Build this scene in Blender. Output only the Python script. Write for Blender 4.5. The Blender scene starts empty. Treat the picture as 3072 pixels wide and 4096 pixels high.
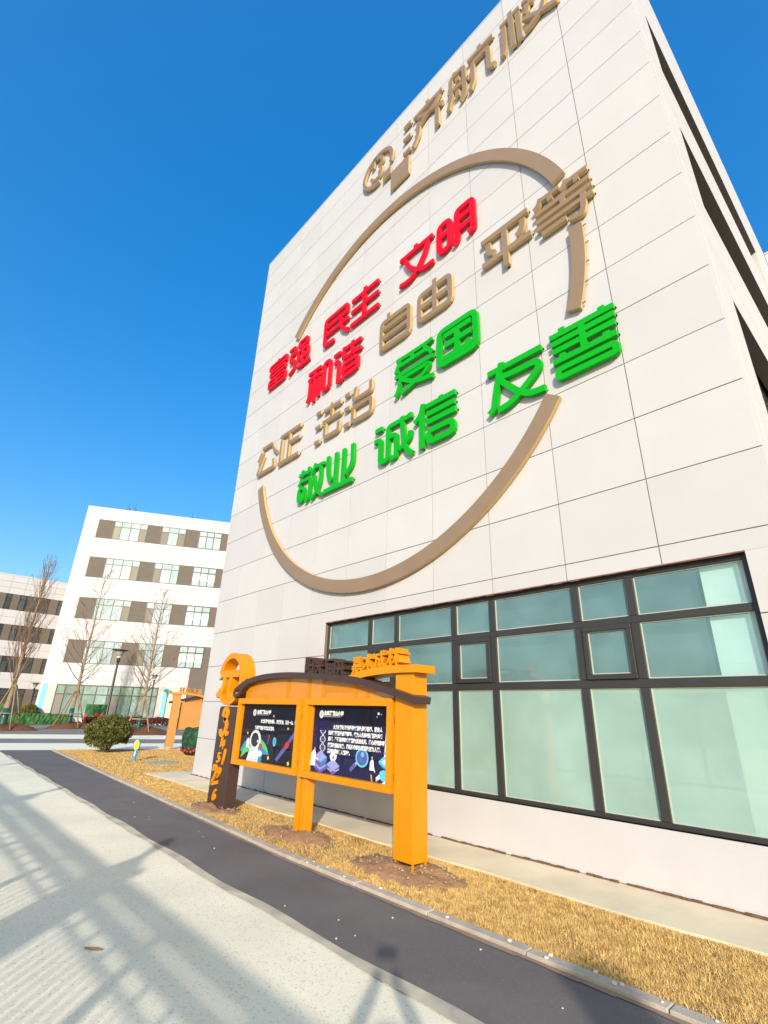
import bpy, bmesh, math, random
import numpy as np
from mathutils import Vector, Matrix
random.seed(7); rng = np.random.default_rng(7)
R = math.radians
S = bpy.context.scene
COL = S.collection

# ------------------------------------------------------------------ camera
cam = bpy.data.cameras.new('camera'); co = bpy.data.objects.new('camera', cam); COL.objects.link(co)
cam.sensor_fit = 'HORIZONTAL'; cam.sensor_width = 36.0; cam.lens = 36.0*1985.63/3072.0
cam.clip_start = 0.02; cam.clip_end = 3000
right = Vector((0.68193062, 0.73093162, 0.02663844)); down = Vector((-0.25674771, 0.27332056, -0.92702561)); fwd = Vector((-0.68487316, 0.62532779, 0.37405067))
CAM = Vector((13.977, -6.277, 1.655))
M = Matrix((( right.x, -down.x, -fwd.x, CAM.x), (right.y, -down.y, -fwd.y, CAM.y), (right.z, -down.z, -fwd.z, CAM.z), (0, 0, 0, 1)))
co.matrix_world = M
S.camera = co
# ------------------------------------------------------------------ sky, sun, exposure
SUN_EL = 19.5; SUN_H = Vector((0.722, -0.692, 0)).normalized()
w = bpy.data.worlds.new('World'); S.world = w; w.use_nodes = True
nt = w.node_tree; bg = nt.nodes['Background']
sky = nt.nodes.new('ShaderNodeTexSky'); sky.sky_type = 'NISHITA'; sky.sun_disc = False
sky.sun_elevation = R(SUN_EL); sky.sun_rotation = math.atan2(SUN_H.x, SUN_H.y)
sky.altitude = 0; sky.air_density = 1.0; sky.dust_density = 4.0; sky.ozone_density = 0.5
gm = nt.nodes.new('ShaderNodeGamma'); gm.inputs[1].default_value = 0.62
hs = nt.nodes.new('ShaderNodeHueSaturation'); hs.inputs['Saturation'].default_value = 2.32; hs.inputs['Value'].default_value = 1.05; hs.inputs['Hue'].default_value = .505
nt.links.new(sky.outputs[0], gm.inputs[0]); nt.links.new(gm.outputs[0], hs.inputs['Color'])
tn = nt.nodes.new('ShaderNodeMix'); tn.data_type = 'RGBA'; tn.blend_type = 'MULTIPLY'; tn.inputs[0].default_value = 1.0; tn.inputs[7].default_value = (.80, 1.02, 1.14, 1)
nt.links.new(hs.outputs[0], tn.inputs[6]); nt.links.new(tn.outputs[2], bg.inputs[0])
bg.inputs[1].default_value = 0.15
sl = bpy.data.lights.new('sun', 'SUN'); sl.energy = 2.0; sl.angle = R(0.7); sl.color = (1.0, 0.93, 0.84)
so = bpy.data.objects.new('sun', sl); COL.objects.link(so)
sd = Vector((SUN_H.x*math.cos(R(SUN_EL)), SUN_H.y*math.cos(R(SUN_EL)), math.sin(R(SUN_EL))))
so.rotation_euler = sd.to_track_quat('Z', 'Y').to_euler(); so.location = (20, -20, 30)
S.view_settings.view_transform = 'Standard'; S.view_settings.look = 'None'
S.view_settings.exposure = 1.40; S.view_settings.gamma = 1.0; S.view_settings.use_curve_mapping = False
S.render.engine = 'CYCLES'
S.cycles.max_bounces = 6; S.cycles.transparent_max_bounces = 12

# ------------------------------------------------------------------ helpers
def link(o, parent=None):
    COL.objects.link(o)
    if parent is not None: o.parent = parent
    return o
def tag(o, label=None, cat=None, group=None, kind=None):
    if label: o['label'] = label
    if cat: o['category'] = cat
    if group: o['group'] = group
    if kind: o['kind'] = kind
    return o
def empty(name, loc=(0, 0, 0), rz=0.0):
    o = bpy.data.objects.new(name, None); o.location = loc; o.rotation_euler = (0, 0, rz); o.empty_display_size = 0.2
    return link(o)
def copy_part(o, parent, loc=None, rot=None):
    c = o.copy(); COL.objects.link(c); c.parent = parent
    if loc is not None: c.location = loc
    if rot is not None: c.rotation_euler = rot
    return c
def copy_tree(root, loc, rz=None, label=None):
    r = root.copy(); COL.objects.link(r); r.location = loc
    if rz is not None: r.rotation_euler = (0, 0, rz)
    if label: r['label'] = label
    for ch in [o for o in S.objects if o.parent == root]:
        c = ch.copy(); COL.objects.link(c); c.parent = r
        for g in [o for o in S.objects if o.parent == ch]:
            d = g.copy(); COL.objects.link(d); d.parent = c
    return r

class MB:
    def __init__(s): s.v = []; s.f = []; s.m = []
    def add(s, vs, fs, mi=0):
        b = len(s.v); s.v += [tuple(p) for p in vs]
        for f in fs: s.f.append(tuple(b+i for i in f)); s.m.append(mi)
    def box(s, x0, x1, y0, y1, z0, z1, mi=0):
        s.add([(x0,y0,z0),(x1,y0,z0),(x1,y1,z0),(x0,y1,z0),(x0,y0,z1),(x1,y0,z1),(x1,y1,z1),(x0,y1,z1)],
              [(3,2,1,0),(4,5,6,7),(0,1,5,4),(1,2,6,5),(2,3,7,6),(3,0,4,7)], mi)
    def prism_xz(s, poly, yf, yb, mi=0, ms=None):
        """polygon in x,z (counter-clockwise seen from -y), extruded from yf (front) to yb"""
        a = sum(poly[i][0]*poly[(i+1) % len(poly)][1]-poly[(i+1) % len(poly)][0]*poly[i][1] for i in range(len(poly)))
        if a < 0: poly = poly[::-1]
        n = len(poly); b = len(s.v)
        s.v += [(p[0], yf, p[1]) for p in poly]+[(p[0], yb, p[1]) for p in poly]
        s.f.append(tuple(b+i for i in range(n))); s.m.append(mi)
        s.f.append(tuple(b+n+i for i in range(n))[::-1]); s.m.append(mi)
        for i in range(n):
            j = (i+1) % n; s.f.append((b+j, b+i, b+n+i, b+n+j)); s.m.append(mi if ms is None else ms)
    def prism_xy(s, poly, z0, z1, mi=0):
        a = sum(poly[i][0]*poly[(i+1) % len(poly)][1]-poly[(i+1) % len(poly)][0]*poly[i][1] for i in range(len(poly)))
        if a < 0: poly = poly[::-1]
        n = len(poly); b = len(s.v)
        s.v += [(p[0], p[1], z1) for p in poly]+[(p[0], p[1], z0) for p in poly]
        s.f.append(tuple(b+i for i in range(n))); s.m.append(mi)
        s.f.append(tuple(b+n+i for i in range(n))[::-1]); s.m.append(mi)
        for i in range(n):
            j = (i+1) % n; s.f.append((b+j, b+i, b+n+i, b+n+j)); s.m.append(mi)
    def tube(s, pts, rad, n=6, mi=0, cap=True):
        pts = [Vector(p) for p in pts]; rings = []; b = len(s.v)
        for i, p in enumerate(pts):
            d = (pts[min(i+1, len(pts)-1)]-pts[max(i-1, 0)])
            if d.length < 1e-9: d = Vector((0, 0, 1))
            d.normalize(); a = d.cross(Vector((0, 0, 1)))
            if a.length < 1e-3: a = d.cross(Vector((1, 0, 0)))
            a.normalize(); c = d.cross(a); r = rad[i] if hasattr(rad, '__len__') else rad
            for k in range(n):
                t = 2*math.pi*k/n; q = p+a*(r*math.cos(t))+c*(r*math.sin(t)); s.v.append(tuple(q))
        for i in range(len(pts)-1):
            for k in range(n):
                k2 = (k+1) % n
                s.f.append((b+i*n+k, b+i*n+k2, b+(i+1)*n+k2, b+(i+1)*n+k)); s.m.append(mi)
        if cap:
            s.f.append(tuple(b+k for k in range(n))[::-1]); s.m.append(mi)
            e = b+(len(pts)-1)*n; s.f.append(tuple(e+k for k in range(n))); s.m.append(mi)
    def lathe(s, prof, c=(0, 0, 0), n=24, mi=0):
        b = len(s.v)
        for r, z in prof:
            for k in range(n):
                t = 2*math.pi*k/n; s.v.append((c[0]+r*math.cos(t), c[1]+r*math.sin(t), c[2]+z))
        for i in range(len(prof)-1):
            for k in range(n):
                k2 = (k+1) % n; s.f.append((b+i*n+k, b+i*n+k2, b+(i+1)*n+k2, b+(i+1)*n+k)); s.m.append(mi)
        s.f.append(tuple(b+k for k in range(n))[::-1]); s.m.append(mi)
        e = b+(len(prof)-1)*n; s.f.append(tuple(e+k for k in range(n))); s.m.append(mi)
    def mesh(s, name, mats, smooth=False):
        me = bpy.data.meshes.new(name); me.from_pydata(s.v, [], s.f)
        for m in (mats if isinstance(mats, (list, tuple)) else [mats]): me.materials.append(m)
        me.polygons.foreach_set('material_index', s.m)
        if smooth: me.polygons.foreach_set('use_smooth', [True]*len(s.f))
        me.update(); return me
    def build(s, name, mats, parent=None, smooth=False, loc=None):
        o = bpy.data.objects.new(name, s.mesh(name, mats, smooth))
        if loc is not None: o.location = loc
        return link(o, parent)

def bevel(o, wd, seg=2, ang=35):
    m = o.modifiers.new('bevel', 'BEVEL'); m.width = wd; m.segments = seg; m.limit_method = 'ANGLE'; m.angle_limit = R(ang); return o

# ------------------------------------------------------------------ materials
def mat(name, col, rough=0.6, var=0.0, vscale=3.0, bump=0.0, bscale=40.0, spec=0.4, metal=0.0, col2=None, c2scale=1.0, c2lo=.45, c2hi=.6, coat=0.0, rnd=0.0, ior=None, detail=4):
    m = bpy.data.materials.new(name); m.use_nodes = True; t = m.node_tree; N = t.nodes; L = t.links
    p = N['Principled BSDF']; p.inputs['Roughness'].default_value = rough; p.inputs['Metallic'].default_value = metal
    p.inputs['Specular IOR Level'].default_value = spec; p.inputs['Coat Weight'].default_value = coat; p.inputs['Coat Roughness'].default_value = .08
    if ior: p.inputs['IOR'].default_value = ior
    geo = N.new('ShaderNodeNewGeometry')
    rgb = N.new('ShaderNodeRGB'); rgb.outputs[0].default_value = (*col, 1); out = rgb.outputs[0]
    if col2:
        nz = N.new('ShaderNodeTexNoise'); nz.inputs['Scale'].default_value = c2scale; nz.inputs['Detail'].default_value = 6
        L.new(geo.outputs['Position'], nz.inputs['Vector'])
        mr = N.new('ShaderNodeMapRange'); mr.inputs[1].default_value = c2lo; mr.inputs[2].default_value = c2hi; L.new(nz.outputs['Fac'], mr.inputs[0])
        mx = N.new('ShaderNodeMix'); mx.data_type = 'RGBA'; L.new(mr.outputs[0], mx.inputs[0]); L.new(out, mx.inputs[6]); mx.inputs[7].default_value = (*col2, 1); out = mx.outputs[2]
    if var > 0 or rnd > 0:
        hv = N.new('ShaderNodeHueSaturation'); L.new(out, hv.inputs['Color'])
        val = None
        if var > 0:
            nz = N.new('ShaderNodeTexNoise'); nz.inputs['Scale'].default_value = vscale; nz.inputs['Detail'].default_value = detail
            L.new(geo.outputs['Position'], nz.inputs['Vector'])
            mr = N.new('ShaderNodeMapRange'); mr.inputs[1].default_value = .25; mr.inputs[2].default_value = .75; mr.inputs[3].default_value = 1-var; mr.inputs[4].default_value = 1+var
            L.new(nz.outputs['Fac'], mr.inputs[0]); val = mr.outputs[0]
        if rnd > 0:
            oi = N.new('ShaderNodeObjectInfo'); mr2 = N.new('ShaderNodeMapRange'); mr2.inputs[3].default_value = 1-rnd; mr2.inputs[4].default_value = 1+rnd
            L.new(oi.outputs['Random'], mr2.inputs[0])
            if val is None: val = mr2.outputs[0]
            else:
                mm = N.new('ShaderNodeMath'); mm.operation = 'MULTIPLY'; L.new(val, mm.inputs[0]); L.new(mr2.outputs[0], mm.inputs[1]); val = mm.outputs[0]
        L.new(val, hv.inputs['Value']); out = hv.outputs[0]
    L.new(out, p.inputs['Base Color'])
    if bump > 0:
        nb = N.new('ShaderNodeTexNoise'); nb.inputs['Scale'].default_value = bscale; nb.inputs['Detail'].default_value = 5; L.new(geo.outputs['Position'], nb.inputs['Vector'])
        bn = N.new('ShaderNodeBump'); bn.inputs['Strength'].default_value = bump; bn.inputs['Distance'].default_value = 0.02; L.new(nb.outputs['Fac'], bn.inputs['Height']); L.new(bn.outputs[0], p.inputs['Normal'])
    m['out'] = 0
    return m
def speckle(m, scale, thr, col, strength=1.0):
    """adds small chips of another colour to a material"""
    t = m.node_tree; N = t.nodes; L = t.links; p = N['Principled BSDF']
    src = p.inputs['Base Color'].links[0].from_socket
    geo = N.new('ShaderNodeNewGeometry'); vo = N.new('ShaderNodeTexVoronoi'); vo.inputs['Scale'].default_value = scale; L.new(geo.outputs['Position'], vo.inputs['Vector'])
    sp = N.new('ShaderNodeSeparateColor'); L.new(vo.outputs['Color'], sp.inputs[0])
    lt = N.new('ShaderNodeMath'); lt.operation = 'LESS_THAN'; lt.inputs[1].default_value = thr; L.new(sp.outputs[0], lt.inputs[0])
    mu = N.new('ShaderNodeMath'); mu.operation = 'MULTIPLY'; mu.inputs[1].default_value = strength; L.new(lt.outputs[0], mu.inputs[0])
    mx = N.new('ShaderNodeMix'); mx.data_type = 'RGBA'; L.new(mu.outputs[0], mx.inputs[0]); L.new(src, mx.inputs[6]); mx.inputs[7].default_value = (*col, 1)
    L.new(mx.outputs[2], p.inputs['Base Color']); return m
def fresnel2(N, L, ior):
    fr = N.new('ShaderNodeFresnel'); ge = N.new('ShaderNodeNewGeometry'); mx = N.new('ShaderNodeMix'); L.new(ge.outputs['Backfacing'], mx.inputs[0])
    mx.inputs[2].default_value = ior; mx.inputs[3].default_value = 1/ior; L.new(mx.outputs[0], fr.inputs[0]); return fr
def glass_cover(name, tint=(1, 1, 1), ior=1.5):
    m = bpy.data.materials.new(name); m.use_nodes = True; t = m.node_tree; N = t.nodes; L = t.links
    for n in list(N):
        if n.type != 'OUTPUT_MATERIAL': N.remove(n)
    o = N['Material Output']; tr = N.new('ShaderNodeBsdfTransparent'); tr.inputs[0].default_value = (*tint, 1)
    gl = N.new('ShaderNodeBsdfGlossy'); gl.inputs['Roughness'].default_value = 0.0; fr = fresnel2(N, L, ior)
    mx = N.new('ShaderNodeMixShader'); L.new(fr.outputs[0], mx.inputs[0]); L.new(tr.outputs[0], mx.inputs[1]); L.new(gl.outputs[0], mx.inputs[2]); L.new(mx.outputs[0], o.inputs[0]); return m

WHITE = mat('wall_panel_white', (.492, .468, .488), .55, var=.03, vscale=1.1, rnd=.03, bump=.05, bscale=60)
WHITE_P = mat('plaster_white', (.50, .477, .495), .7, var=.03, vscale=2, bump=.08, bscale=80)
JOINT = mat('joint_brown', (.16, .125, .11), .9)
JOINT_F = mat('joint_grey', (.45, .42, .40), .9)
TAUPE = mat('letter_taupe', (.235, .16, .112), .5, var=.05, vscale=2.2, spec=.3)
GOLD = mat('letter_gold_edge', (.50, .33, .125), .42, var=.05, spec=.5)
RED = mat('letter_red', (.76, .003, .022), .5, spec=.12)
REDS = mat('letter_red_edge', (.70, .010, .022), .5, spec=.2)
GREEN = mat('letter_green', (.001, .33, .006), .45, spec=.25)
GREENS = mat('letter_green_edge', (.012, .34, .012), .5, spec=.2)
ORANGE = mat('orange_paint', (.62, .225, .001), .38, var=.06, vscale=2.2, spec=.4, bump=.04, bscale=70)
BROWN = mat('dark_brown_paint', (.055, .030, .027), .4, var=.06, spec=.4)
FRAME = mat('window_frame_grey', (.036, .034, .035), .4, var=.08, spec=.4)
SOFFIT = mat('rusty_soffit', (.16, .075, .055), .8, var=.2, vscale=6)
ASPH = mat('asphalt_path', (.135, .116, .112), .85, var=.13, vscale=1.2, bump=.3, bscale=220, col2=(.15, .131, .125), c2scale=.7)
speckle(ASPH, 140, .06, (.20, .18, .17), .7)
PAVE = mat('pale_aggregate_paving', (.86, .77, .585), .8, var=.07, vscale=1.1, bump=.25, bscale=160, col2=(.81, .735, .57), c2scale=.6)
speckle(PAVE, 75, .06, (.45, .44, .36), .5); speckle(PAVE, 140, .12, (.56, .56, .47), .55)
PAVE_F = mat('far_pale_paving', (.87, .78, .62), .8, var=.04, vscale=.6)
GREYPAVE = mat('grey_paving', (.20, .185, .18), .85, var=.08, vscale=.8)
SOIL = mat('brown_soil', (.35, .19, .095), .95, var=.25, vscale=9, bump=.8, bscale=30)
TURF = mat('dry_turf_base', (.42, .255, .095), .95, var=.22, vscale=7, bump=.6, bscale=40, col2=(.27, .15, .055), c2scale=2.5)
STRAW = mat('dry_grass_blade', (.74, .485, .175), .75, var=.22, vscale=9, col2=(.52, .29, .095), c2scale=7.0, c2lo=.5, c2hi=.75, spec=.2)
KERB = mat('kerb_concrete', (.44, .37, .31), .9, var=.16, vscale=7, bump=.3, bscale=70, rnd=.08)
KERBD = mat('kerb_dirt', (.28, .19, .135), .95, var=.2, vscale=6)
CONC = mat('apron_concrete', (.72, .60, .43), .88, var=.07, vscale=2.0, bump=.12, bscale=50, col2=(.64, .53, .375), c2scale=1.2)
STONE = mat('pale_stone', (.36, .25, .165), .85, var=.45, vscale=12)
BARK = mat('bark', (.25, .18, .115), .85, var=.25, vscale=5, bump=.3, bscale=30)
TWIG = mat('twig', (.20, .115, .075), .8, var=.2, vscale=3)
WRAPG = mat('green_trunk_wrap', (.012, .075, .06), .35, spec=.5)
STAKE = mat('stake_wood', (.27, .17, .10), .85, var=.2, vscale=6)
MULCH = mat('red_brown_mulch', (.13, .052, .028), .95, var=.35, vscale=8, bump=.8, bscale=14)
LEAF = mat('bush_leaf', (.075, .085, .018), .55, var=.5, vscale=7, spec=.3, col2=(.15, .14, .03), c2scale=6)
NETG = mat('green_net', (.012, .10, .032), .7, var=.5, vscale=3.5, bump=.5, bscale=9, col2=(.06, .15, .03), c2scale=2.2)
NETR = mat('red_net_band', (.55, .03, .03), .7, var=.3, vscale=5)
BAND = mat('taupe_wall_band', (.130, .105, .086), .8, var=.06, vscale=2)
WFRAME = mat('far_window_frame', (.10, .09, .085), .5)
PANE = mat('far_window_pane', (.36, .43, .48), .05, spec=.35, ior=1.45, rnd=.10, var=.10, vscale=.9)
PANEB = mat('brown_tinted_pane', (.20, .18, .17), .08, spec=.4, ior=1.45, rnd=.12)
PANED = mat('dark_window_pane', (.06, .065, .06), .04, spec=.9, ior=1.6, rnd=.3, var=.4, vscale=1.2)
PANEG = mat('green_grey_pane', (.20, .29, .28), .05, spec=.5, ior=1.5, rnd=.25, var=.35, vscale=.8)
BLIND = mat('white_blind', (.72, .72, .68), .8)
BLACK = mat('black_metal', (.018, .017, .018), .4, spec=.5)
LAMPG = mat('lamp_glass', (.75, .74, .72), .15, spec=.6)
PINK = mat('pink_wall', (.62, .44, .42), .7); BLUEW = mat('blue_wall', (.20, .47, .66), .7); CREAM = mat('cream_wall', (.80, .69, .44), .7)
MILK = None
def see_through(name, body, tint, share, ior):
    m = bpy.data.materials.new(name); m.use_nodes = True; t = m.node_tree; N = t.nodes; L = t.links
    N.remove(N['Principled BSDF']); o = N['Material Output']
    df = N.new('ShaderNodeBsdfDiffuse'); df.inputs[0].default_value = (*body, 1); tr = N.new('ShaderNodeBsdfTransparent'); tr.inputs[0].default_value = (*tint, 1)
    m1 = N.new('ShaderNodeMixShader'); geo = N.new('ShaderNodeNewGeometry'); nz = N.new('ShaderNodeTexNoise'); nz.inputs['Scale'].default_value = .9; nz.inputs['Detail'].default_value = 3; L.new(geo.outputs['Position'], nz.inputs['Vector'])
    mr = N.new('ShaderNodeMapRange'); mr.inputs[1].default_value = .3; mr.inputs[2].default_value = .7; mr.inputs[3].default_value = share-.10; mr.inputs[4].default_value = share+.10; L.new(nz.outputs['Fac'], mr.inputs[0]); L.new(mr.outputs[0], m1.inputs[0]); L.new(df.outputs[0], m1.inputs[1]); L.new(tr.outputs[0], m1.inputs[2])
    gl = N.new('ShaderNodeBsdfGlossy'); gl.inputs['Roughness'].default_value = .015; fr = fresnel2(N, L, ior)
    m2 = N.new('ShaderNodeMixShader'); L.new(fr.outputs[0], m2.inputs[0]); L.new(m1.outputs[0], m2.inputs[1]); L.new(gl.outputs[0], m2.inputs[2]); L.new(m2.outputs[0], o.inputs[0]); return m
MILK = see_through('frosted_mint_glass', (.40, .59, .54), (.85, .97, .92), .32, 1.75)
TEAL = see_through('tinted_teal_glass', (.33, .60, .66), (.84, .96, .94), .70, 1.75)
GLASS = glass_cover('poster_glass', ior=1.30)
FADED = mat('faded_orange_paint', (.50, .235, .065), .6, var=.04, vscale=3)
ROOFM = mat('flat_roof', (.4, .38, .36), .9)

# ================================================================== ground
def sheet(name, poly, z, m, kind='structure'):
    b = MB(); b.add([(p[0], p[1], z) for p in poly], [tuple(range(len(poly)))])
    a = sum(poly[i][0]*poly[(i+1) % len(poly)][1]-poly[(i+1) % len(poly)][0]*poly[i][1] for i in range(len(poly)))
    if a < 0: b.f = [f[::-1] for f in b.f]
    o = b.build(name, m); tag(o, kind=kind); return o
def E(p, q, y):  # x on a slanted paving edge at this y
    return p[0]+(q[0]-p[0])*(y-p[1])/(q[1]-p[1])
E1 = lambda y: -9.20+.32*(y-1)
E2 = lambda y: -13.55+.33*(y-1)
E3 = lambda y: -17.2+.33*(y-1)
E4 = lambda y: -21.65+.34*(y-1)
dark_y = lambda x: -3.09-.0235*x if x < 8.5 else -3.29
kerb_y = lambda x: -1.76-.055*x if x < 8 else -2.2-.004*(x-8)
Y0, Y1 = -40, 45
sheet('ground', [(-900, -900), (900, -900), (900, 900), (-900, 900)], -.034, mat('far_ground', (.20, .19, .18), .9, var=.1, vscale=.3))
sheet('grey_pavement', [(E4(Y0), Y0), (E4(Y1), Y1), (-70, Y1), (-90, Y0)], -.026, GREYPAVE)
sheet('pale_road_band', [(E3(Y0), Y0), (E3(Y1), Y1), (E4(Y1), Y1), (E4(Y0), Y0)], -.023, PAVE_F)
sheet('dark_road_band', [(E2(Y0), Y0), (E2(Y1), Y1), (E3(Y1), Y1), (E3(Y0), Y0)], -.021, GREYPAVE)
sheet('pale_road_band', [(E1(Y0), Y0), (E1(Y1), Y1), (E2(Y1), Y1), (E2(Y0), Y0)], -.019, PAVE_F)
xs = [E1(-2.9)] + [-8, -4, 0, 4, 8.5, 14, 45]
sheet('pale_pavement', [(E1(Y0), Y0)] + [(45, Y0)] + [(x, dark_y(x)) for x in xs[::-1]], -.016, PAVE)
xk = [E1(-1.2)] + [-8, -4, 0, 4, 8, 14, 45]
sheet('asphalt_path', [(x, dark_y(x)+random.uniform(-.02, .02)) for x in xs] + [(x, kerb_y(x)+.02) for x in xk[::-1]], -.012, ASPH)
# soft worn edge between asphalt and pale paving
b = MB(); pts = []
X = np.arange(-8, 14.5, .18)
for i, x in enumerate(X): pts.append((x, dark_y(x)))
low = [-.05-.012*math.sin(i*.37)-.008*math.sin(i*1.1)-.008*random.random() for i in range(len(X))]; hi = [.045+.02*math.sin(i*.53+1)+.006*random.random() for i in range(len(X))]
for i in range(len(X)-1):
    b.add([(X[i], dark_y(X[i])+low[i], -.008), (X[i+1], dark_y(X[i+1])+low[i+1], -.008), (X[i+1], dark_y(X[i+1])+hi[i+1], -.008), (X[i], dark_y(X[i])+hi[i], -.008)], [(0, 1, 2, 3)])
tag(b.build('worn_path_edge', mat('worn_edge', (.56, .49, .375), .9, var=.22, vscale=6, col2=(.38, .33, .27), c2scale=3)), kind='structure')
# lawn soil
lawn = [(x, kerb_y(x)+.06) for x in [-9.3, -8, -4, 0, 4, 8, 14, 30]] + [(30, -.4), (-.3, -.4), (-.3, 9), (E1(9), 9)] + [(E1(4), 4), (E1(0), 0)]
sheet('lawn', lawn, 0.0, TURF)
# kerb stones
kerb = empty('kerb', (0, 0, 0)); tag(kerb, kind='structure')
kb = MB(); kb.box(-.495, .495, -.055, .055, -.05, .022); k0 = bevel(kb.build('kerbstone', KERB, kerb), .008)
x = -9.2; first = True
while x < 15:
    y = kerb_y(x); ang = math.atan2(kerb_y(x+.5)-kerb_y(x-.5), 1.0)
    loc = (x, y, random.uniform(-.004, .004)); 
    if first: k0.location = loc; k0.rotation_euler = (0, 0, ang); first = False
    else: copy_part(k0, kerb, loc, (0, random.uniform(-.006, .006), ang+random.uniform(-.006, .006)))
    x += 1.0
b = MB(); 
for i in range(100):
    xa, xb = -9.5+i*.25, -9.5+(i+1)*.25
    b.add([(xa, kerb_y(xa)-.10-.03*random.random(), -.007), (xb, kerb_y(xb)-.10-.03*random.random(), -.007), (xb, kerb_y(xb)-.04, -.007), (xa, kerb_y(xa)-.04, -.007)], [(0, 1, 2, 3)])
tag(b.build('kerb_dirt_strip', KERBD), kind='structure')
# concrete apron along the wall
ap = MB(); 
axs = np.linspace(-.85, 14.2, 60); edge = [(x, -.86+.025*math.sin(x*2.1)+random.uniform(-.012, .012)) for x in axs]
poly = edge + [(14.2, 1.0), (13.24, 1.0), (13.24, .02), (.02, .02), (.02, 3), (-.85, 3)]
ap.prism_xy(poly, -.02, .022); tag(ap.build('concrete_apron', CONC), kind='structure')
b = MB()
for i in range(150):
    xa = -.05+i*.0893; xb = xa+.0893
    h = .020+.020*random.random(); d = .012+.012*random.random()
    if random.random() < .1: continue
    b.box(xa, xb+.001*random.random(), -d, .0, .021, .024+h*.6)
tag(b.build('base_crack', mat('crack_dirt', (.13, .07, .045), .95, var=.3, vscale=15)), kind='structure')

# ================================================================== main building
BLD = empty('school_building', (0, 0, 0))
tag(BLD, 'tall white panelled block carrying the slogan ring above a dark framed window', 'building')
XC = [0, 1.165] + [1.165+1.207*k for k in range(1, 10)] + [13.26]
XC = XC[:11]+[13.26] if len(XC) > 12 else XC
ZR = [0.9*k for k in range(20)] + [17.86]
G = .0065
WX0, WX1, WZ0, WZ1 = 5.38, 12.86, .60, 3.37
core = MB()
core.box(0.004, WX0, .0125, .35, 0, 17.80); core.box(WX1, 13.255, .0125, .35, 0, 17.80)
core.box(WX0, WX1, .0125, .35, WZ1, 17.80); core.box(WX0, WX1, .0125, .35, 0, WZ0)
core.build('wall_core', JOINT, BLD)
def panel_mesh(wd, ht):
    m = MB(); m.box(0, wd, 0, .0125, 0, ht); return m.mesh('panel', WHITE)
pcache = {}
def panel(x0, x1, z0, z1):
    k = (round(x1-x0, 3), round(z1-z0, 3))
    if k not in pcache: pcache[k] = panel_mesh(*k)
    o = bpy.data.objects.new('panel', pcache[k]); o.location = (x0, random.uniform(-.0012, .0012), z0); link(o, BLD)
for i in range(len(XC)-1):
    for j in range(len(ZR)-1):
        x0, x1, z0, z1 = XC[i]+(G if i else 0), XC[i+1]-(G if i < len(XC)-2 else 0), ZR[j]+G, ZR[j+1]-G
        if j == 0: z0 = .03
        if z0 < WZ1:  # rows beside the window
            if x0 >= WX1-.9:  # right strip
                z1b = z1
                if z1 > WZ1:   # above-window strip keeps full width
                    panel(WX1+.001, x1, z0, WZ1); panel(x0, x1, WZ1+.001, z1); continue
                panel(WX1, x1, z0, z1); continue
            if x0 > WX0:
                if z1 > WZ1: panel(x0, x1, WZ1, z1)
                continue
            if x1 > WX0:
                if z1 > WZ1: panel(x0, WX0, z0, z1); panel(WX0, x1, WZ1, z1)
                else: panel(x0, WX0, z0, z1)
                continue
        panel(x0, x1, z0, z1)
pl = MB(); pl.box(WX0+.001, WX1-.001, -.001, .0125, .03, WZ0); pl.build('sill_wall', WHITE_P, BLD)
cp = MB(); cp.box(-.004, 13.262, -.006, .36, 17.861, 17.90); cp.build('parapet_cap', WHITE_P, BLD)
# left return wall, roof, back
rt = MB(); rt.box(0, .3, .351, 12.5, 0, 17.86); rt.build('return_wall', WHITE_P, BLD)
rf = MB(); rf.box(.301, 13.0, .351, 12.9, 17.3, 17.5); rf.box(.301, 13.3, 12.51, 12.9, 0, 17.29); rf.build('roof', ROOFM, BLD)
# window reveal
rv = MB(); rv.box(WX0, WX1, .013, .30, WZ1-.001, WZ1+.02); rv.build('window_head', SOFFIT, BLD)
rust = MB()
for i in range(60):
    xa = WX0+i*(WX1-WX0)/60; rust.box(xa, xa+(WX1-WX0)/60, -.002, .02, WZ1-.006-.016*random.random(), WZ1+.004)
rust.build('rusty_drip_edge', SOFFIT, BLD)
# ---- big window
WIN = empty('window', (0, 0, 0)); WIN.parent = BLD
FY0, FY1 = .075, .155
xm = [6.72, 7.44, 8.77, 9.52, 10.865, 11.585]
fb = MB()
fb.box(WX0, WX0+.06, FY0, FY1, WZ0, WZ1); fb.box(WX1-.06, WX1, FY0, FY1, WZ0, WZ1)
fb.box(WX0+.06, WX1-.06, FY0, FY1, WZ1-.07, WZ1-.001); fb.box(WX0+.06, WX1-.06, FY0, FY1, WZ0+.001, WZ0+.055)
fb.box(WX0+.06, WX1-.06, FY0, FY1, 2.745, 2.832); fb.box(WX0+.06, WX1-.06, FY0, FY1, 2.0, 2.1)
xe = [WX0+.06] + xm + [WX1-.06]
for x in xm:
    for (za, zb) in ((WZ0+.055, 2.0), (2.1, 2.745), (2.832, WZ1-.07)): fb.box(x-.052, x+.052, FY0-.003, FY1, za, zb)
bevel(fb.build('window_frame', FRAME, WIN), .006)
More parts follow.
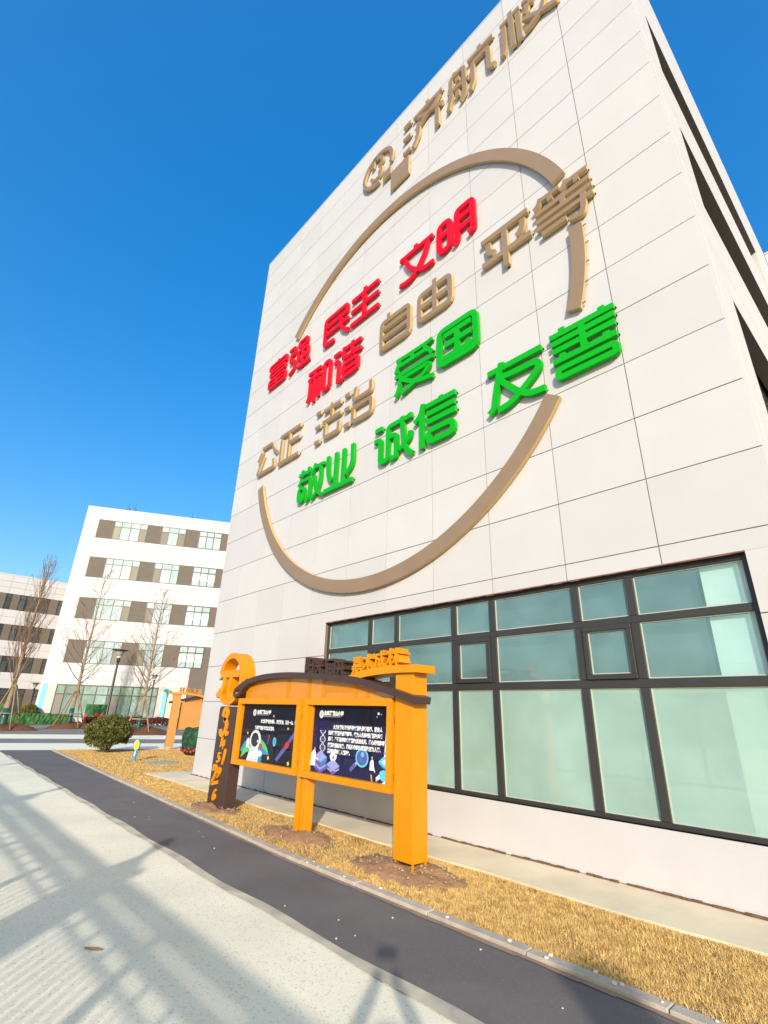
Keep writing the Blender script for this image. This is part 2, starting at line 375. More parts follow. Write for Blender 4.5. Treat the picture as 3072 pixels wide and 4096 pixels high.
for c in range(7):
    small = c in (1, 3, 5)
    for (za, zb, m) in ((WZ0+.055, 2.0, MILK), (2.1, 2.745, TEAL), (2.832, WZ1-.07, TEAL)):
        xa = xe[c]+(.052 if c else 0); xb = xe[c+1]-(.052 if c < 6 else 0)
        if small and za > 2.05 and zb < 2.8:
            sb = MB(); t = .062
            sb.box(xa+.001, xb-.001, FY0-.03, FY0+.03, za+.001, za+t); sb.box(xa+.001, xb-.001, FY0-.03, FY0+.03, zb-t, zb-.001)
            sb.box(xa+.001, xa+t, FY0-.03, FY0+.03, za+t, zb-t); sb.box(xb-t, xb-.001, FY0-.03, FY0+.03, za+t, zb-t)
            bevel(sb.build('window_sash', FRAME, WIN), .006)
            xa += t; xb -= t; za += t; zb -= t
            y = FY0+.02
        else: y = FY0+.035
        g = MB(); g.add([(xa-.004, y, za-.004), (xb+.004, y, za-.004), (xb+.004, y, zb+.004), (xa-.004, y, zb+.004)], [(0, 1, 2, 3)]); g.build('pane', m, WIN)
        gs = MB()
        for (p, q, r_, s_) in ((xa, xa+.012, za, zb), (xb-.012, xb, za, zb), (xa+.012, xb-.012, za, za+.012), (xa+.012, xb-.012, zb-.012, zb)):
            gs.box(p, q, y-.012, y-.0005, r_, s_)
        gs.build('glazing_bead', mat('pale_bead', (.42, .45, .38), .6) if 'pale_bead' not in bpy.data.materials else bpy.data.materials['pale_bead'], WIN)
ss = MB(); ss.box(WX0+.001, WX1-.001, .02, .30, WZ0-.03, WZ0); ss.build('window_sill', WHITE_P, WIN)
wc = MB(); wc.box(12.355, WX1-.001, .17, .30, WZ0, WZ1-.022); wc.build('inner_white_column', mat('inner_white', (.80, .80, .78), .8), WIN)
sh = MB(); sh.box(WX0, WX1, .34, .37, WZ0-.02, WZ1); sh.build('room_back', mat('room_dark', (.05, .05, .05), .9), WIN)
cn = MB(); cn.box(13.2551, 13.2615, .0126, .3519, 0, 17.80); cn.build('corner_return', WHITE_P, BLD)
# ---- side facade with recessed window strips
SA = math.atan2(.16, 13.0)
SIDE = empty('side_facade', (13.262, .0, 0), -SA); SIDE.parent = BLD
def side_box(name, y0, y1, z0, z1, x0=-.22, x1=0.0, m=WHITE_P):
    q = MB(); q.box(x0, x1, y0, y1, z0, z1); return q.build(name, m, SIDE)
strips = [(5.35, 7.42), (9.38, 11.40), (13.05, 14.97)]
zc = 0.0
for (za, zb) in strips:
    side_box('spandrel', .352, 12.9, zc, za); zc = zb
    side_box('pier', .352, 1.17, za+.001, zb-.001); side_box('pier', 9.3 if za > 12 else 12.3, 12.9, za+.001, zb-.001)
    q = MB(); q.box(-.30, -.26, 1.17, 12.3, za, zb); q.build('strip_glass', PANED, SIDE)
    for k in range(9):
        yy = 1.9+k*1.25
        if yy < 12.2: q = MB(); q.box(-.26, -.21, yy, yy+.06, za, zb); q.build('strip_mullion', FRAME, SIDE)
    q = MB(); q.box(-.219, -.001, 1.171, 9.299 if za > 12 else 12.29, zb-.004, zb-.0005); q.build('strip_soffit', BAND, SIDE)
side_box('spandrel', .352, 12.9, zc, 17.86)
q = MB()
for z in ZR[1:-1]:
    for (za, zb) in [(0, 5.3), (7.45, 9.35), (11.45, 13.0), (15.0, 17.8)]:
        if za < z < zb: q.box(-.01, .0008, .36, 12.8, z-.004, z+.004)
q.build('side_joints', JOINT_F, SIDE)
# neighbouring wing just past the far corner
wing = empty('rear_wing', (0, 0, 0)); tag(wing, 'white rear wing showing as a sliver past the right edge of the slogan block', 'building')
q = MB(); q.box(13.43, 30, 13.0, 22, 0, 17.80); q.build('wall', WHITE_P, wing)
q = MB(); q.box(13.43, 30.1, 12.98, 22, 17.801, 17.87); q.build('parapet', WHITE_P, wing)

# raised characters on the slogan wall: stroke centre lines (metres on the wall: x, z), stroke width
GLYPH = {
 '富': (0.070, [('o', [[1.97,12.14],[1.97,12.01]]), ('o', [[1.46,11.9],[1.46,12.05],[2.45,12.05],[2.45,11.81]]), ('o', [[1.49,11.89],[2.4,11.89]]), ('b', [[1.52,11.76],[2.41,11.76],[2.41,11.61],[1.52,11.61]]), ('b', [[1.51,11.46],[2.46,11.46],[2.46,11.16],[1.51,11.16]]), ('o', [[1.54,11.31],[2.4,11.31]]), ('o', [[1.96,11.46],[1.96,11.15]])]),
 '强': (0.085, [('o', [[2.62,12.03],[2.96,12.03],[2.96,11.79],[2.72,11.79],[2.72,11.52],[2.98,11.52],[2.98,11.21],[2.71,11.08]]), ('b', [[3.15,12.05],[3.6,12.05],[3.6,11.84],[3.15,11.84]]), ('b', [[3.14,11.68],[3.67,11.68],[3.67,11.37],[3.14,11.37]]), ('o', [[3.4,11.77],[3.4,11.04]]), ('o', [[3.15,11.11],[3.74,11.11]]), ('o', [[3.68,11.26],[3.75,11.08]])]),
 '和': (0.100, [('o', [[3.88,10.45],[4.45,10.45]]), ('o', [[3.88,10.24],[4.46,10.24]]), ('o', [[4.19,10.5],[4.19,9.43]]), ('c', [[3.98,10.23],[3.98,9.7],[3.9,9.51]]), ('o', [[4.4,10.13],[4.4,9.5]]), ('b', [[4.61,10.44],[4.89,10.44],[4.89,9.55],[4.61,9.55]])]),
 '谐': (0.100, [('o', [[5.05,10.42],[5.32,10.42]]), ('o', [[5.08,10.17],[5.27,10.17],[5.27,9.47]]), ('o', [[5.29,9.49],[5.44,9.49]]), ('o', [[5.46,10.49],[5.46,10.12]]), ('o', [[5.46,10.41],[5.75,10.41]]), ('o', [[5.48,10.11],[5.78,10.11]]), ('o', [[5.82,10.5],[5.82,10.11]]), ('o', [[5.82,10.38],[6.15,10.38]]), ('o', [[5.84,10.09],[6.17,10.09]]), ('b', [[5.49,9.92],[6.05,9.92],[6.05,9.54],[5.49,9.54]]), ('o', [[5.51,9.72],[6.05,9.72]])]),
 '民': (0.110, [('o', [[4.94,11.08],[4.51,11.08],[4.51,11.98],[5.48,11.98],[5.48,11.72],[4.53,11.72]]), ('o', [[4.56,11.44],[5.56,11.44]]), ('c', [[5.21,11.71],[5.25,11.4],[5.37,11.18],[5.59,11.02]])]),
 '主': (0.115, [('o', [[6.21,12.04],[6.21,11.92]]), ('o', [[5.68,11.87],[6.73,11.87]]), ('o', [[5.68,11.49],[6.74,11.49]]), ('o', [[5.68,11.05],[6.76,11.05]]), ('o', [[6.2,11.96],[6.2,11.03]])]),
 '文': (0.110, [('o', [[8.04,11.99],[8.04,11.87]]), ('o', [[7.52,11.84],[8.57,11.84]]), ('c', [[8.43,11.83],[8.33,11.51],[8.1,11.18],[7.86,11.02],[7.52,11.04]]), ('c', [[7.69,11.74],[7.82,11.45],[8.05,11.19],[8.31,11.04],[8.58,11.03]])]),
 '明': (0.125, [('b', [[8.76,11.88],[9.07,11.88],[9.07,11.07],[8.76,11.07]]), ('o', [[8.75,11.54],[9.06,11.54]]), ('o', [[9.17,11.0],[9.27,11.09],[9.27,11.92],[9.7,11.92],[9.7,11.06],[9.56,11.01]]), ('o', [[9.31,11.65],[9.68,11.65]]), ('o', [[9.3,11.34],[9.68,11.34]])]),
 '自': (0.110, [('o', [[7.17,10.48],[7.17,10.33]]), ('b', [[6.93,10.29],[7.84,10.29],[7.84,9.52],[6.93,9.52]]), ('o', [[6.95,10.09],[7.82,10.09]]), ('o', [[6.95,9.83],[7.82,9.83]])]),
 '由': (0.115, [('o', [[8.61,10.46],[8.61,9.57]]), ('b', [[8.16,10.26],[9.04,10.26],[9.04,9.56],[8.16,9.56]]), ('o', [[8.16,9.92],[9.05,9.92]])]),
 '爱': (0.100, [('c', [[7.47,8.87],[7.9,8.86],[8.32,8.86],[8.45,8.87],[8.52,8.89]]), ('o', [[7.56,8.84],[7.56,8.7]]), ('o', [[7.95,8.82],[7.95,8.72]]), ('o', [[8.33,8.8],[8.33,8.7]]), ('o', [[7.46,8.56],[7.51,8.7],[8.41,8.7],[8.53,8.52]]), ('o', [[7.45,8.44],[8.54,8.44]]), ('c', [[7.64,8.5],[7.6,8.28],[7.53,8.05],[7.45,7.95]]), ('o', [[7.66,8.32],[8.46,8.32],[8.31,8.13],[7.64,7.95]]), ('c', [[7.65,8.31],[7.99,8.09],[8.25,8.01],[8.53,7.96]])]),
 '国': (0.125, [('b', [[8.71,8.88],[9.62,8.88],[9.62,8.06],[8.71,8.06]]), ('o', [[8.84,8.72],[9.51,8.72]]), ('o', [[8.85,8.48],[9.5,8.48]]), ('o', [[8.82,8.18],[9.53,8.18]]), ('o', [[9.17,8.69],[9.17,8.16]]), ('o', [[9.4,8.31],[9.47,8.14]])]),
 '平': (0.120, [('o', [[9.86,10.4],[10.91,10.4]]), ('o', [[9.86,9.8],[10.93,9.8]]), ('o', [[10.39,10.38],[10.39,9.43]]), ('c', [[10.01,10.28],[10.03,10.06],[10.14,9.96]]), ('c', [[10.79,10.27],[10.76,10.06],[10.65,9.96]])]),
 '等': (0.095, [('c', [[11.18,10.43],[11.13,10.31],[11.04,10.24]]), ('o', [[11.16,10.37],[11.54,10.37]]), ('o', [[11.35,10.36],[11.35,10.22]]), ('c', [[11.68,10.42],[11.63,10.31],[11.55,10.25]]), ('o', [[11.66,10.34],[12.05,10.34]]), ('o', [[11.85,10.32],[11.85,10.2]]), ('o', [[11.04,10.09],[12.06,10.09]]), ('o', [[11.05,9.9],[12.08,9.9]]), ('o', [[11.05,9.72],[12.08,9.72]]), ('o', [[11.13,9.55],[11.59,9.55]]), ('o', [[11.57,10.16],[11.57,9.87]]), ('c', [[11.92,9.84],[11.9,9.57],[11.84,9.42],[11.64,9.46]])]),
 '友': (0.115, [('c', [[10.11,7.36],[10.05,7.14],[9.98,6.84],[9.92,6.54],[9.81,6.43]]), ('o', [[9.82,7.24],[10.87,7.24]]), ('c', [[10.07,7.06],[10.43,7.03],[10.72,7.02],[10.8,6.94],[10.72,6.81],[10.46,6.61],[10.25,6.48],[9.99,6.43]]), ('c', [[10.06,7.02],[10.24,6.8],[10.41,6.61],[10.62,6.48],[10.87,6.45]])]),
 '善': (0.100, [('o', [[11.24,7.4],[11.24,7.31]]), ('o', [[11.88,7.39],[11.88,7.32]]), ('o', [[11.03,7.29],[12.06,7.29]]), ('o', [[11.05,7.15],[12.05,7.15]]), ('o', [[11.06,7.0],[12.04,7.0]]), ('o', [[11.56,7.32],[11.56,6.82]]), ('o', [[11.21,6.91],[11.21,6.82]]), ('o', [[11.9,6.9],[11.9,6.82]]), ('o', [[11.05,6.8],[12.04,6.8]]), ('b', [[11.11,6.64],[12.0,6.64],[12.0,6.49],[11.11,6.49]])]),
 '公': (0.085, [('o', [[1.69,8.92],[2.25,8.92],[2.38,8.67],[2.57,8.51]]), ('o', [[1.7,8.8],[1.5,8.55]]), ('o', [[1.81,8.63],[1.53,8.08],[2.47,8.08],[2.41,8.35]])]),
 '正': (0.095, [('o', [[2.71,8.91],[3.72,8.91]]), ('o', [[3.19,8.89],[3.19,8.05]]), ('o', [[3.22,8.55],[3.72,8.55]]), ('o', [[2.8,8.79],[2.8,8.08]]), ('o', [[2.71,8.03],[3.74,8.03]])]),
 '法': (0.095, [('o', [[4.46,8.88],[4.66,8.88]]), ('o', [[4.46,8.45],[4.68,8.45]]), ('o', [[4.47,8.0],[4.68,8.0]]), ('o', [[4.8,8.81],[5.49,8.81]]), ('o', [[5.13,8.94],[5.13,8.52]]), ('o', [[4.78,8.48],[5.52,8.48]]), ('o', [[4.89,8.47],[4.89,8.0],[5.46,8.0],[5.46,8.25]])]),
 '治': (0.100, [('o', [[5.66,8.86],[5.84,8.86]]), ('o', [[5.67,8.45],[5.86,8.45]]), ('o', [[5.68,7.99],[5.88,7.99]]), ('o', [[6.08,8.92],[5.98,8.57],[6.62,8.57],[6.62,8.85]]), ('b', [[6.0,8.37],[6.66,8.37],[6.66,7.97],[6.0,7.97]])]),
 '敬': (0.090, [('o', [[3.91,7.26],[4.46,7.26]]), ('o', [[4.05,7.38],[4.05,7.19]]), ('o', [[4.33,7.39],[4.33,7.2]]), ('c', [[4.61,7.39],[4.56,7.26],[4.44,7.12]]), ('o', [[4.61,7.28],[4.98,7.28]]), ('c', [[4.85,7.23],[4.85,6.83],[4.72,6.57],[4.52,6.43]]), ('c', [[4.59,7.06],[4.66,6.76],[4.82,6.54],[5.02,6.42]]), ('o', [[3.92,6.94],[4.0,7.06],[4.43,7.06],[4.43,6.54],[4.29,6.43]]), ('b', [[3.95,6.87],[4.19,6.87],[4.19,6.51],[3.95,6.51]])]),
 '业': (0.110, [('c', [[5.13,7.38],[5.18,6.89],[5.34,6.66]]), ('o', [[5.46,7.37],[5.46,6.48]]), ('o', [[5.75,7.36],[5.75,6.48]]), ('c', [[6.07,7.37],[6.07,6.89],[5.87,6.65]]), ('o', [[5.05,6.46],[6.11,6.46]])]),
 '诚': (0.105, [('o', [[6.85,7.34],[7.07,7.34]]), ('o', [[6.83,7.08],[7.02,7.08],[7.02,6.51],[7.25,6.51],[7.25,7.29],[7.95,7.29]]), ('o', [[7.89,7.36],[7.89,7.25]]), ('o', [[7.3,7.03],[7.5,7.03],[7.5,6.5],[7.35,6.5]]), ('c', [[7.66,7.37],[7.71,7.0],[7.74,6.72],[7.83,6.53],[7.97,6.4]]), ('c', [[7.92,6.93],[7.86,6.77],[7.6,6.61]])]),
 '信': (0.115, [('c', [[8.26,7.39],[8.19,7.17],[8.03,7.03]]), ('o', [[8.22,7.18],[8.22,6.39]]), ('o', [[8.73,7.37],[8.73,7.29]]), ('o', [[8.34,7.28],[9.08,7.28]]), ('o', [[8.36,7.09],[9.06,7.09]]), ('o', [[8.36,6.91],[9.08,6.91]]), ('b', [[8.4,6.7],[9.01,6.7],[9.01,6.46],[8.4,6.46]])]),
 '济': (0.120, [('o', [[7.57,16.86],[7.84,16.86]]), ('o', [[7.56,16.33],[7.83,16.33]]), ('o', [[7.56,15.75],[7.83,15.75]]), ('o', [[7.95,16.8],[8.97,16.8]]), ('o', [[8.46,16.98],[8.46,16.82]]), ('c', [[8.88,16.71],[8.68,16.52],[8.37,16.4],[8.02,16.21]]), ('c', [[8.1,16.68],[8.38,16.49],[8.6,16.44],[8.97,16.22]]), ('o', [[8.79,16.23],[8.79,15.53]]), ('c', [[8.13,16.41],[8.12,15.97],[8.03,15.78],[7.93,15.64]])]),
 '航': (0.120, [('o', [[9.41,16.87],[9.36,16.81]]), ('o', [[9.15,15.62],[9.25,15.99],[9.25,16.75],[9.67,16.75],[9.67,15.66],[9.53,15.53]]), ('o', [[9.16,16.28],[9.8,16.11]]), ('o', [[9.46,16.59],[9.46,16.41]]), ('o', [[9.45,16.04],[9.45,15.81]]), ('o', [[10.16,16.9],[10.16,16.78]]), ('o', [[9.8,16.72],[10.54,16.72]]), ('o', [[9.83,15.54],[9.93,15.76],[9.93,16.47],[10.39,16.47],[10.39,15.68],[10.54,15.58]])]),
 '楼': (0.120, [('o', [[10.75,16.68],[11.27,16.68]]), ('o', [[11.03,16.87],[11.03,15.5]]), ('c', [[10.83,16.57],[10.81,15.81],[10.75,15.54]]), ('o', [[11.21,16.54],[11.21,15.49]]), ('o', [[11.34,16.67],[11.7,16.59]]), ('o', [[11.54,16.7],[11.54,16.37]]), ('c', [[11.44,16.5],[11.44,16.3],[11.37,16.22]]), ('c', [[11.35,16.06],[11.62,15.81],[11.85,15.67],[12.11,15.54]]), ('c', [[11.84,16.04],[11.71,15.75],[11.49,15.61],[11.32,15.59]])]),
 '3': (0.110, [('c', [[6.28,16.6],[6.35,16.88],[6.62,16.76],[6.69,16.54],[6.57,16.43],[6.64,16.29],[6.65,16.1],[6.53,15.96],[6.33,15.99],[6.22,16.18]])]),
}

# ================================================================== raised characters
def rounded(P, closed, r):
    out = []; n = len(P)
    for i in range(n):
        if not closed and i in (0, n-1): out.append(P[i]); continue
        a, b, c = np.array(P[i-1]), np.array(P[i]), np.array(P[(i+1) % n])
        u, v = a-b, c-b; lu, lv = np.linalg.norm(u), np.linalg.norm(v)
        if lu < 1e-6 or lv < 1e-6: continue
        cs = np.dot(u, v)/(lu*lv)
        if cs < -.94: out.append(tuple(b)); continue
        rr = min(r, .45*lu, .45*lv); p, q = b+u/lu*rr, b+v/lv*rr
        for t in (0, .25, .5, .75, 1): out.append(tuple((1-t)**2*p+2*t*(1-t)*b+t*t*q))
    return out
def catmull(P, k=6):
    P = [np.array(p, float) for p in P]; Q = [2*P[0]-P[1]]+P+[2*P[-1]-P[-2]]; out = []
    for i in range(1, len(Q)-2):
        for j in range(k):
            t = j/k; a, b, c, d = Q[i-1], Q[i], Q[i+1], Q[i+2]
            out.append(tuple(.5*((2*b)+(c-a)*t+(2*a-5*b+4*c-d)*t*t+(3*b-a-3*c+d)*t**3)))
    out.append(tuple(P[-1])); return out
def stroke(mb, P, wd, yf, yb, closed=False, fm=0, sm=1):
    P = [np.array(p, float) for p in P]; n = len(P); Lp, Rp = [], []
    for i in range(n):
        a = P[i-1] if (closed or i > 0) else None; c = P[(i+1) % n] if (closed or i < n-1) else None
        d1 = (P[i]-a) if a is not None else None; d2 = (c-P[i]) if c is not None else None
        if d1 is None: d1 = d2
        if d2 is None: d2 = d1
        d1 = d1/(np.linalg.norm(d1)+1e-9); d2 = d2/(np.linalg.norm(d2)+1e-9)
        n1 = np.array((-d1[1], d1[0])); n2 = np.array((-d2[1], d2[0])); m = n1+n2; l = np.linalg.norm(m)
        if l < .3: m = n1; sc = 1
        else: m = m/l; sc = min(1/max(np.dot(m, n1), .35), 1.6)
        Lp.append(P[i]+m*wd/2*sc); Rp.append(P[i]-m*wd/2*sc)
    b = len(mb.v)
    for i in range(n):
        for q in (Lp[i], Rp[i]): mb.v.append((q[0], yf, q[1]))
        for q in (Lp[i], Rp[i]): mb.v.append((q[0], yb, q[1]))
    for i in range(n if closed else n-1):
        j = (i+1) % n; l0, r0, bl0, br0 = [b+4*i+k for k in range(4)]; l1, r1, bl1, br1 = [b+4*j+k for k in range(4)]
        for f, mi in (((l0, r0, r1, l1), fm), ((bl0, bl1, br1, br0), sm), ((l0, l1, bl1, bl0), sm), ((r0, br0, br1, r1), sm)):
            mb.f.append(f); mb.m.append(mi)
    if not closed:
        for i in (0, n-1):
            f = (b+4*i, b+4*i+2, b+4*i+3, b+4*i+1); mb.f.append(f if i == 0 else f[::-1]); mb.m.append(sm)
def glyph_mb(ch, dy=0.0):
    wd, L = GLYPH[ch]; mb = MB()
    for i, (k, P) in enumerate(L):
        yf = -.100-.0007*i
        if k == 'c': stroke(mb, catmull(P), wd, yf, -.028)
        elif k == 'b': stroke(mb, rounded(P, True, wd*1.15), wd, yf, -.028, True)
        else: stroke(mb, rounded(P, False, wd*.9), wd, yf, -.028)
    return mb
PINM = mat('pin_metal', (.55, .47, .33), .4, metal=.3)
def wall_char(ch, colour, mats, label):
    mb = glyph_mb(ch); wd, L = GLYPH[ch]
    xs_ = [p[0] for _, P in L for p in P]; zs_ = [p[1] for _, P in L for p in P]
    cx, cz = (min(xs_)+max(xs_))/2, (min(zs_)+max(zs_))/2
    o = mb.build('wall_character', mats); 
    me = o.data; me.transform(Matrix.Translation((-cx, 0, -cz))); o.location = (cx, 0, cz)
    tag(o, label, 'sign letter', 'raised characters on the slogan wall')
    # small fixing pins behind the strokes
    pm = MB()
    for _, P in L:
        for p in (P[0], P[-1], P[len(P)//2]): pm.box(p[0]-.012-cx, p[0]+.012-cx, -.0277, -.001, p[1]-.012-cz, p[1]+.012-cz)
    pm.build('fixing_pins', PINM, o)['kind'] = 'stuff'
rd, gr_, tp = (RED, REDS), (GREEN, GREENS), (TAUPE, GOLD)
for word, mats, desc in (('富强', rd, ('small red raised character at the left end of the top slogan row', 'small red raised character just under the left end of the long upper arc')),
                         ('民主', rd, ('red raised character with a hooked foot, left in the middle word of the top row', 'red raised character of three bars on a stem, middle word of the top row')),
                         ('文明', rd, ('red raised character with crossing legs, left in the rightmost red word', 'topmost red raised character, two ladder shaped boxes side by side')),
                         ('和谐', rd, ('red raised character with a tall open box, left in the lowest red word', 'red raised character with two separate dots, right in the lowest red word')),
                         ('自由', tp, ('taupe raised character like a box with two inner bars, below the red crossed legs', 'taupe raised character like a four pane window, below the red double ladder')),
                         ('平等', tp, ('taupe raised character with a central cross, left under the right end of the upper arc', 'taupe raised character of many bars touching the right end of the upper arc')),
                         ('公正', tp, ('thin taupe raised character above the left end of the lower arc', 'thin taupe raised character of bars and posts, lowest at the left')),
                         ('法治', tp, ('taupe raised character with three dots left and a crossed top, under the lowest red word', 'taupe raised character with three dots left and a rounded box at its foot')),
                         ('爱国', gr_, ('green raised character of slanting strokes under the taupe two bar box', 'green raised character enclosed in a rounded square')),
                         ('友善', gr_, ('large green raised character with open crossing legs, just above the lower arc end', 'large green raised character of stacked bars over a flat box, rightmost of all')),
                         ('敬业', gr_, ('small dense green raised character at the lower left of the ring', 'green raised character of four posts on a base line')),
                         ('诚信', gr_, ('green raised character with a dot and hooked stroke left, middle green word', 'green raised character of three bars above a rounded box, right in the middle green word')),
                         ('济航楼', tp, ('taupe raised character with three slanting dots near the roof edge', 'taupe raised character in the middle of the roof edge name', 'taupe raised character cut by the top of the picture'))):
    for ch, lab in zip(word, desc): wall_char(ch, '', mats, lab)
def arc_pts(c, r, a0, a1, n): return [(c[0]+r*math.cos(R(a0+(a1-a0)*i/n)), c[1]+r*math.sin(R(a0+(a1-a0)*i/n))) for i in range(n+1)]
for a0, a1, rr_, ww_, lab in ((17.6, 139.0, 5.05, .255, 'long upper taupe arc of the big slogan ring, arching over the red words'), (-17.2, 2.2, 4.97, .232, 'short right taupe arc of the slogan ring below the many barred taupe character'), (197.0, 326.4, 5.09, .27, 'long lower taupe arc of the slogan ring, sweeping under the green words')):
    mb = MB(); stroke(mb, arc_pts((6.735, 9.075), rr_, a0, a1, max(6, int(abs(a1-a0)/2))), ww_, -.095, -.02)
    o = mb.build('ring_arc', tp); tag(o, lab, 'sign arc', 'arcs of the big slogan ring')
    pm = MB()
    for q in arc_pts((6.735, 9.075), 5.055, a0+1, a1-1, max(4, int(abs(a1-a0)/6))):
        pm.box(q[0]-.085, q[0]+.085, -.06, -.045, q[1]-.008, q[1]+.008)
    pm.build('fixing_pins', tp, o)['kind'] = 'stuff'
mb = MB(); stroke(mb, arc_pts((6.50, 16.36), .60, -25, 278, 48), .115, -.10, -.028); o = mb.build('number_ring', tp); tag(o, 'small open taupe ring around the figure 3 at the roof corner sign', 'sign ring')
wall_char('3', 'taupe', tp, 'taupe raised figure 3 inside the small open ring')
for x0, x1, z0, z1, lab in ((6.76, 7.08, 15.53, 15.86, 'small taupe square beside the ringed figure 3'), (7.10, 7.78, 14.82, 15.52, 'large taupe square between the ringed 3 and the upper arc')):
    mb = MB(); mb.prism_xz([(x0, z0), (x1, z0), (x1, z1), (x0, z1)], -.10, -.028, 0, 1); o = mb.build('sign_square', tp); tag(o, lab, 'sign square')

# ================================================================== notice boards
def text_mesh(name, body, size, ext, m, parent, loc, align='LEFT', offset=0.0, shear=0.0, spacing=1.0, rot=(R(90), 0, 0), line=1.0, sx=1.0):
    c = bpy.data.curves.new(name, 'FONT'); c.body = body; c.size = size; c.extrude = ext; c.offset = offset; c.shear = shear; c.align_x = align
    c.space_character = spacing; c.space_line = line; c.resolution_u = 3
    t = bpy.data.objects.new('tmp', c); COL.objects.link(t)
    dg = bpy.context.evaluated_depsgraph_get(); me = bpy.data.meshes.new_from_object(t.evaluated_get(dg)); bpy.data.objects.remove(t)
    me.name = name; me.materials.clear(); me.materials.append(m)
    o = bpy.data.objects.new(name, me); o.location = loc; o.rotation_euler = rot; o.scale = (sx, 1, 1); return link(o, parent)
def perforated(name, col):
    m = bpy.data.materials.new(name); m.use_nodes = True; t = m.node_tree; N = t.nodes; L = t.links; p = N['Principled BSDF']
    p.inputs['Base Color'].default_value = (*col, 1); p.inputs['Roughness'].default_value = .45
    tc = N.new('ShaderNodeTexCoord'); mp = N.new('ShaderNodeMapping'); mp.inputs['Rotation'].default_value = (0, R(45), 0); mp.inputs['Scale'].default_value = (48, 48, 48); L.new(tc.outputs['Object'], mp.inputs[0])
    sx_ = N.new('ShaderNodeSeparateXYZ'); L.new(mp.outputs[0], sx_.inputs[0])
    d = []
    for k in (0, 2):
        fr = N.new('ShaderNodeMath'); fr.operation = 'FRACT'; L.new(sx_.outputs[k], fr.inputs[0])
        sb = N.new('ShaderNodeMath'); sb.operation = 'SUBTRACT'; sb.inputs[1].default_value = .5; L.new(fr.outputs[0], sb.inputs[0])
        sq = N.new('ShaderNodeMath'); sq.operation = 'MULTIPLY'; L.new(sb.outputs[0], sq.inputs[0]); L.new(sb.outputs[0], sq.inputs[1]); d.append(sq)
    ad = N.new('ShaderNodeMath'); L.new(d[0].outputs[0], ad.inputs[0]); L.new(d[1].outputs[0], ad.inputs[1])
    gt = N.new('ShaderNodeMath'); gt.operation = 'GREATER_THAN'; gt.inputs[1].default_value = .085; L.new(ad.outputs[0], gt.inputs[0]); L.new(gt.outputs[0], p.inputs['Alpha']); return m
PERF = perforated('perforated_orange', (.62, .225, .001))
def flat(name, col, emit=0.0): return mat(name, col, .5, spec=.2)
POSTER = flat('poster_black', (.006, .005, .014)); PNAVY = flat('poster_navy', (.012, .010, .055)); PW = flat('poster_white', (.80, .80, .82)); PG = flat('poster_green', (.10, .48, .05)); PB = flat('poster_blue', (.02, .23, .50)); PC = flat('poster_cyan', (.10, .50, .68)); PY = flat('poster_yellow', (.85, .68, .10)); PR = flat('poster_red', (.50, .03, .03)); PP = flat('poster_purple', (.10, .09, .36)); PL = flat('poster_lilac', (.28, .30, .62)); PGR = flat('poster_grey', (.42, .42, .50)); PVB = flat('poster_visor', (.012, .014, .02)); PO = flat('poster_skin', (.62, .28, .16))
PM = [POSTER, PNAVY, PW, PG, PB, PC, PY, PR, PP, PL, PGR, PVB, PO]
K, NV, Wt, Gn, Bl, Cy, Yl, Rd, Pu, Li, Gy, Vi, Sk = range(13)
def ell(cx, cz, rx, rz, a0=0, a1=360, n=24, rot=0):
    c, s_ = math.cos(R(rot)), math.sin(R(rot)); o = []
    for i in range(n if a1-a0 >= 360 else n+1):
        t = R(a0+(a1-a0)*i/n); x, z = rx*math.cos(t), rz*math.sin(t); o.append((cx+x*c-z*s_, cz+x*s_+z*c))
    return o
def star(cx, cz, r): return [(cx+(r if i % 2 == 0 else r*.45)*math.sin(i*math.pi/5+.2), cz+(r if i % 2 == 0 else r*.45)*math.cos(i*math.pi/5+.2)) for i in range(10)]
class Print:
    def __init__(s, y): s.mb = MB(); s.y = y; s.k = 0
    def poly(s, pts, mi):
        a = sum(pts[i][0]*pts[(i+1) % len(pts)][1]-pts[(i+1) % len(pts)][0]*pts[i][1] for i in range(len(pts)))
        if a < 0: pts = pts[::-1]
        s.k += 1; y = s.y-.00025*s.k; s.mb.add([(p[0], y, p[1]) for p in pts], [tuple(range(len(pts)))], mi)
    def line(s, p, q, wd, mi):
        d = np.array(q)-np.array(p); n = np.array((-d[1], d[0])); n = n/(np.linalg.norm(n)+1e-9)*wd/2; p, q = np.array(p), np.array(q)
        s.poly([tuple(p-n), tuple(q-n), tuple(q+n), tuple(p+n)], mi)
def emblem(pr, cx, cz, r):
    pr.poly(ell(cx, cz, r, r), Wt); pr.poly(ell(cx, cz, r*.9, r*.9), PV_GREY); pr.poly(ell(cx, cz, r*.72, r*.72), Wt)
    pr.poly(ell(cx, cz+r*.28, r*.38, r*.30), Sk); pr.poly(ell(cx-r*.3, cz-r*.2, r*.18, r*.4, rot=20), Rd); pr.poly(ell(cx+r*.28, cz-r*.15, r*.2, r*.38, rot=-25), Gn); pr.poly(ell(cx, cz-r*.45, r*.3, r*.12), Cy)
PV_GREY = Gy
T1, T2 = '大力弘扬“自主创新、开放融合、万众一心、追', '求卓越”的新时代北斗精神。'
TR = ['大力弘扬新时代科学家精神:胸怀祖国、服务人', '民的爱国精神;勇攀高峰、敢为人先的创新精神;追求', '真理、严谨治学的求实精神;淡泊名利、潜心研究的奉', '献精神;集智攻关、团结协作的协同精神;甘为人梯、', '奖掖后学的育人精神”。']

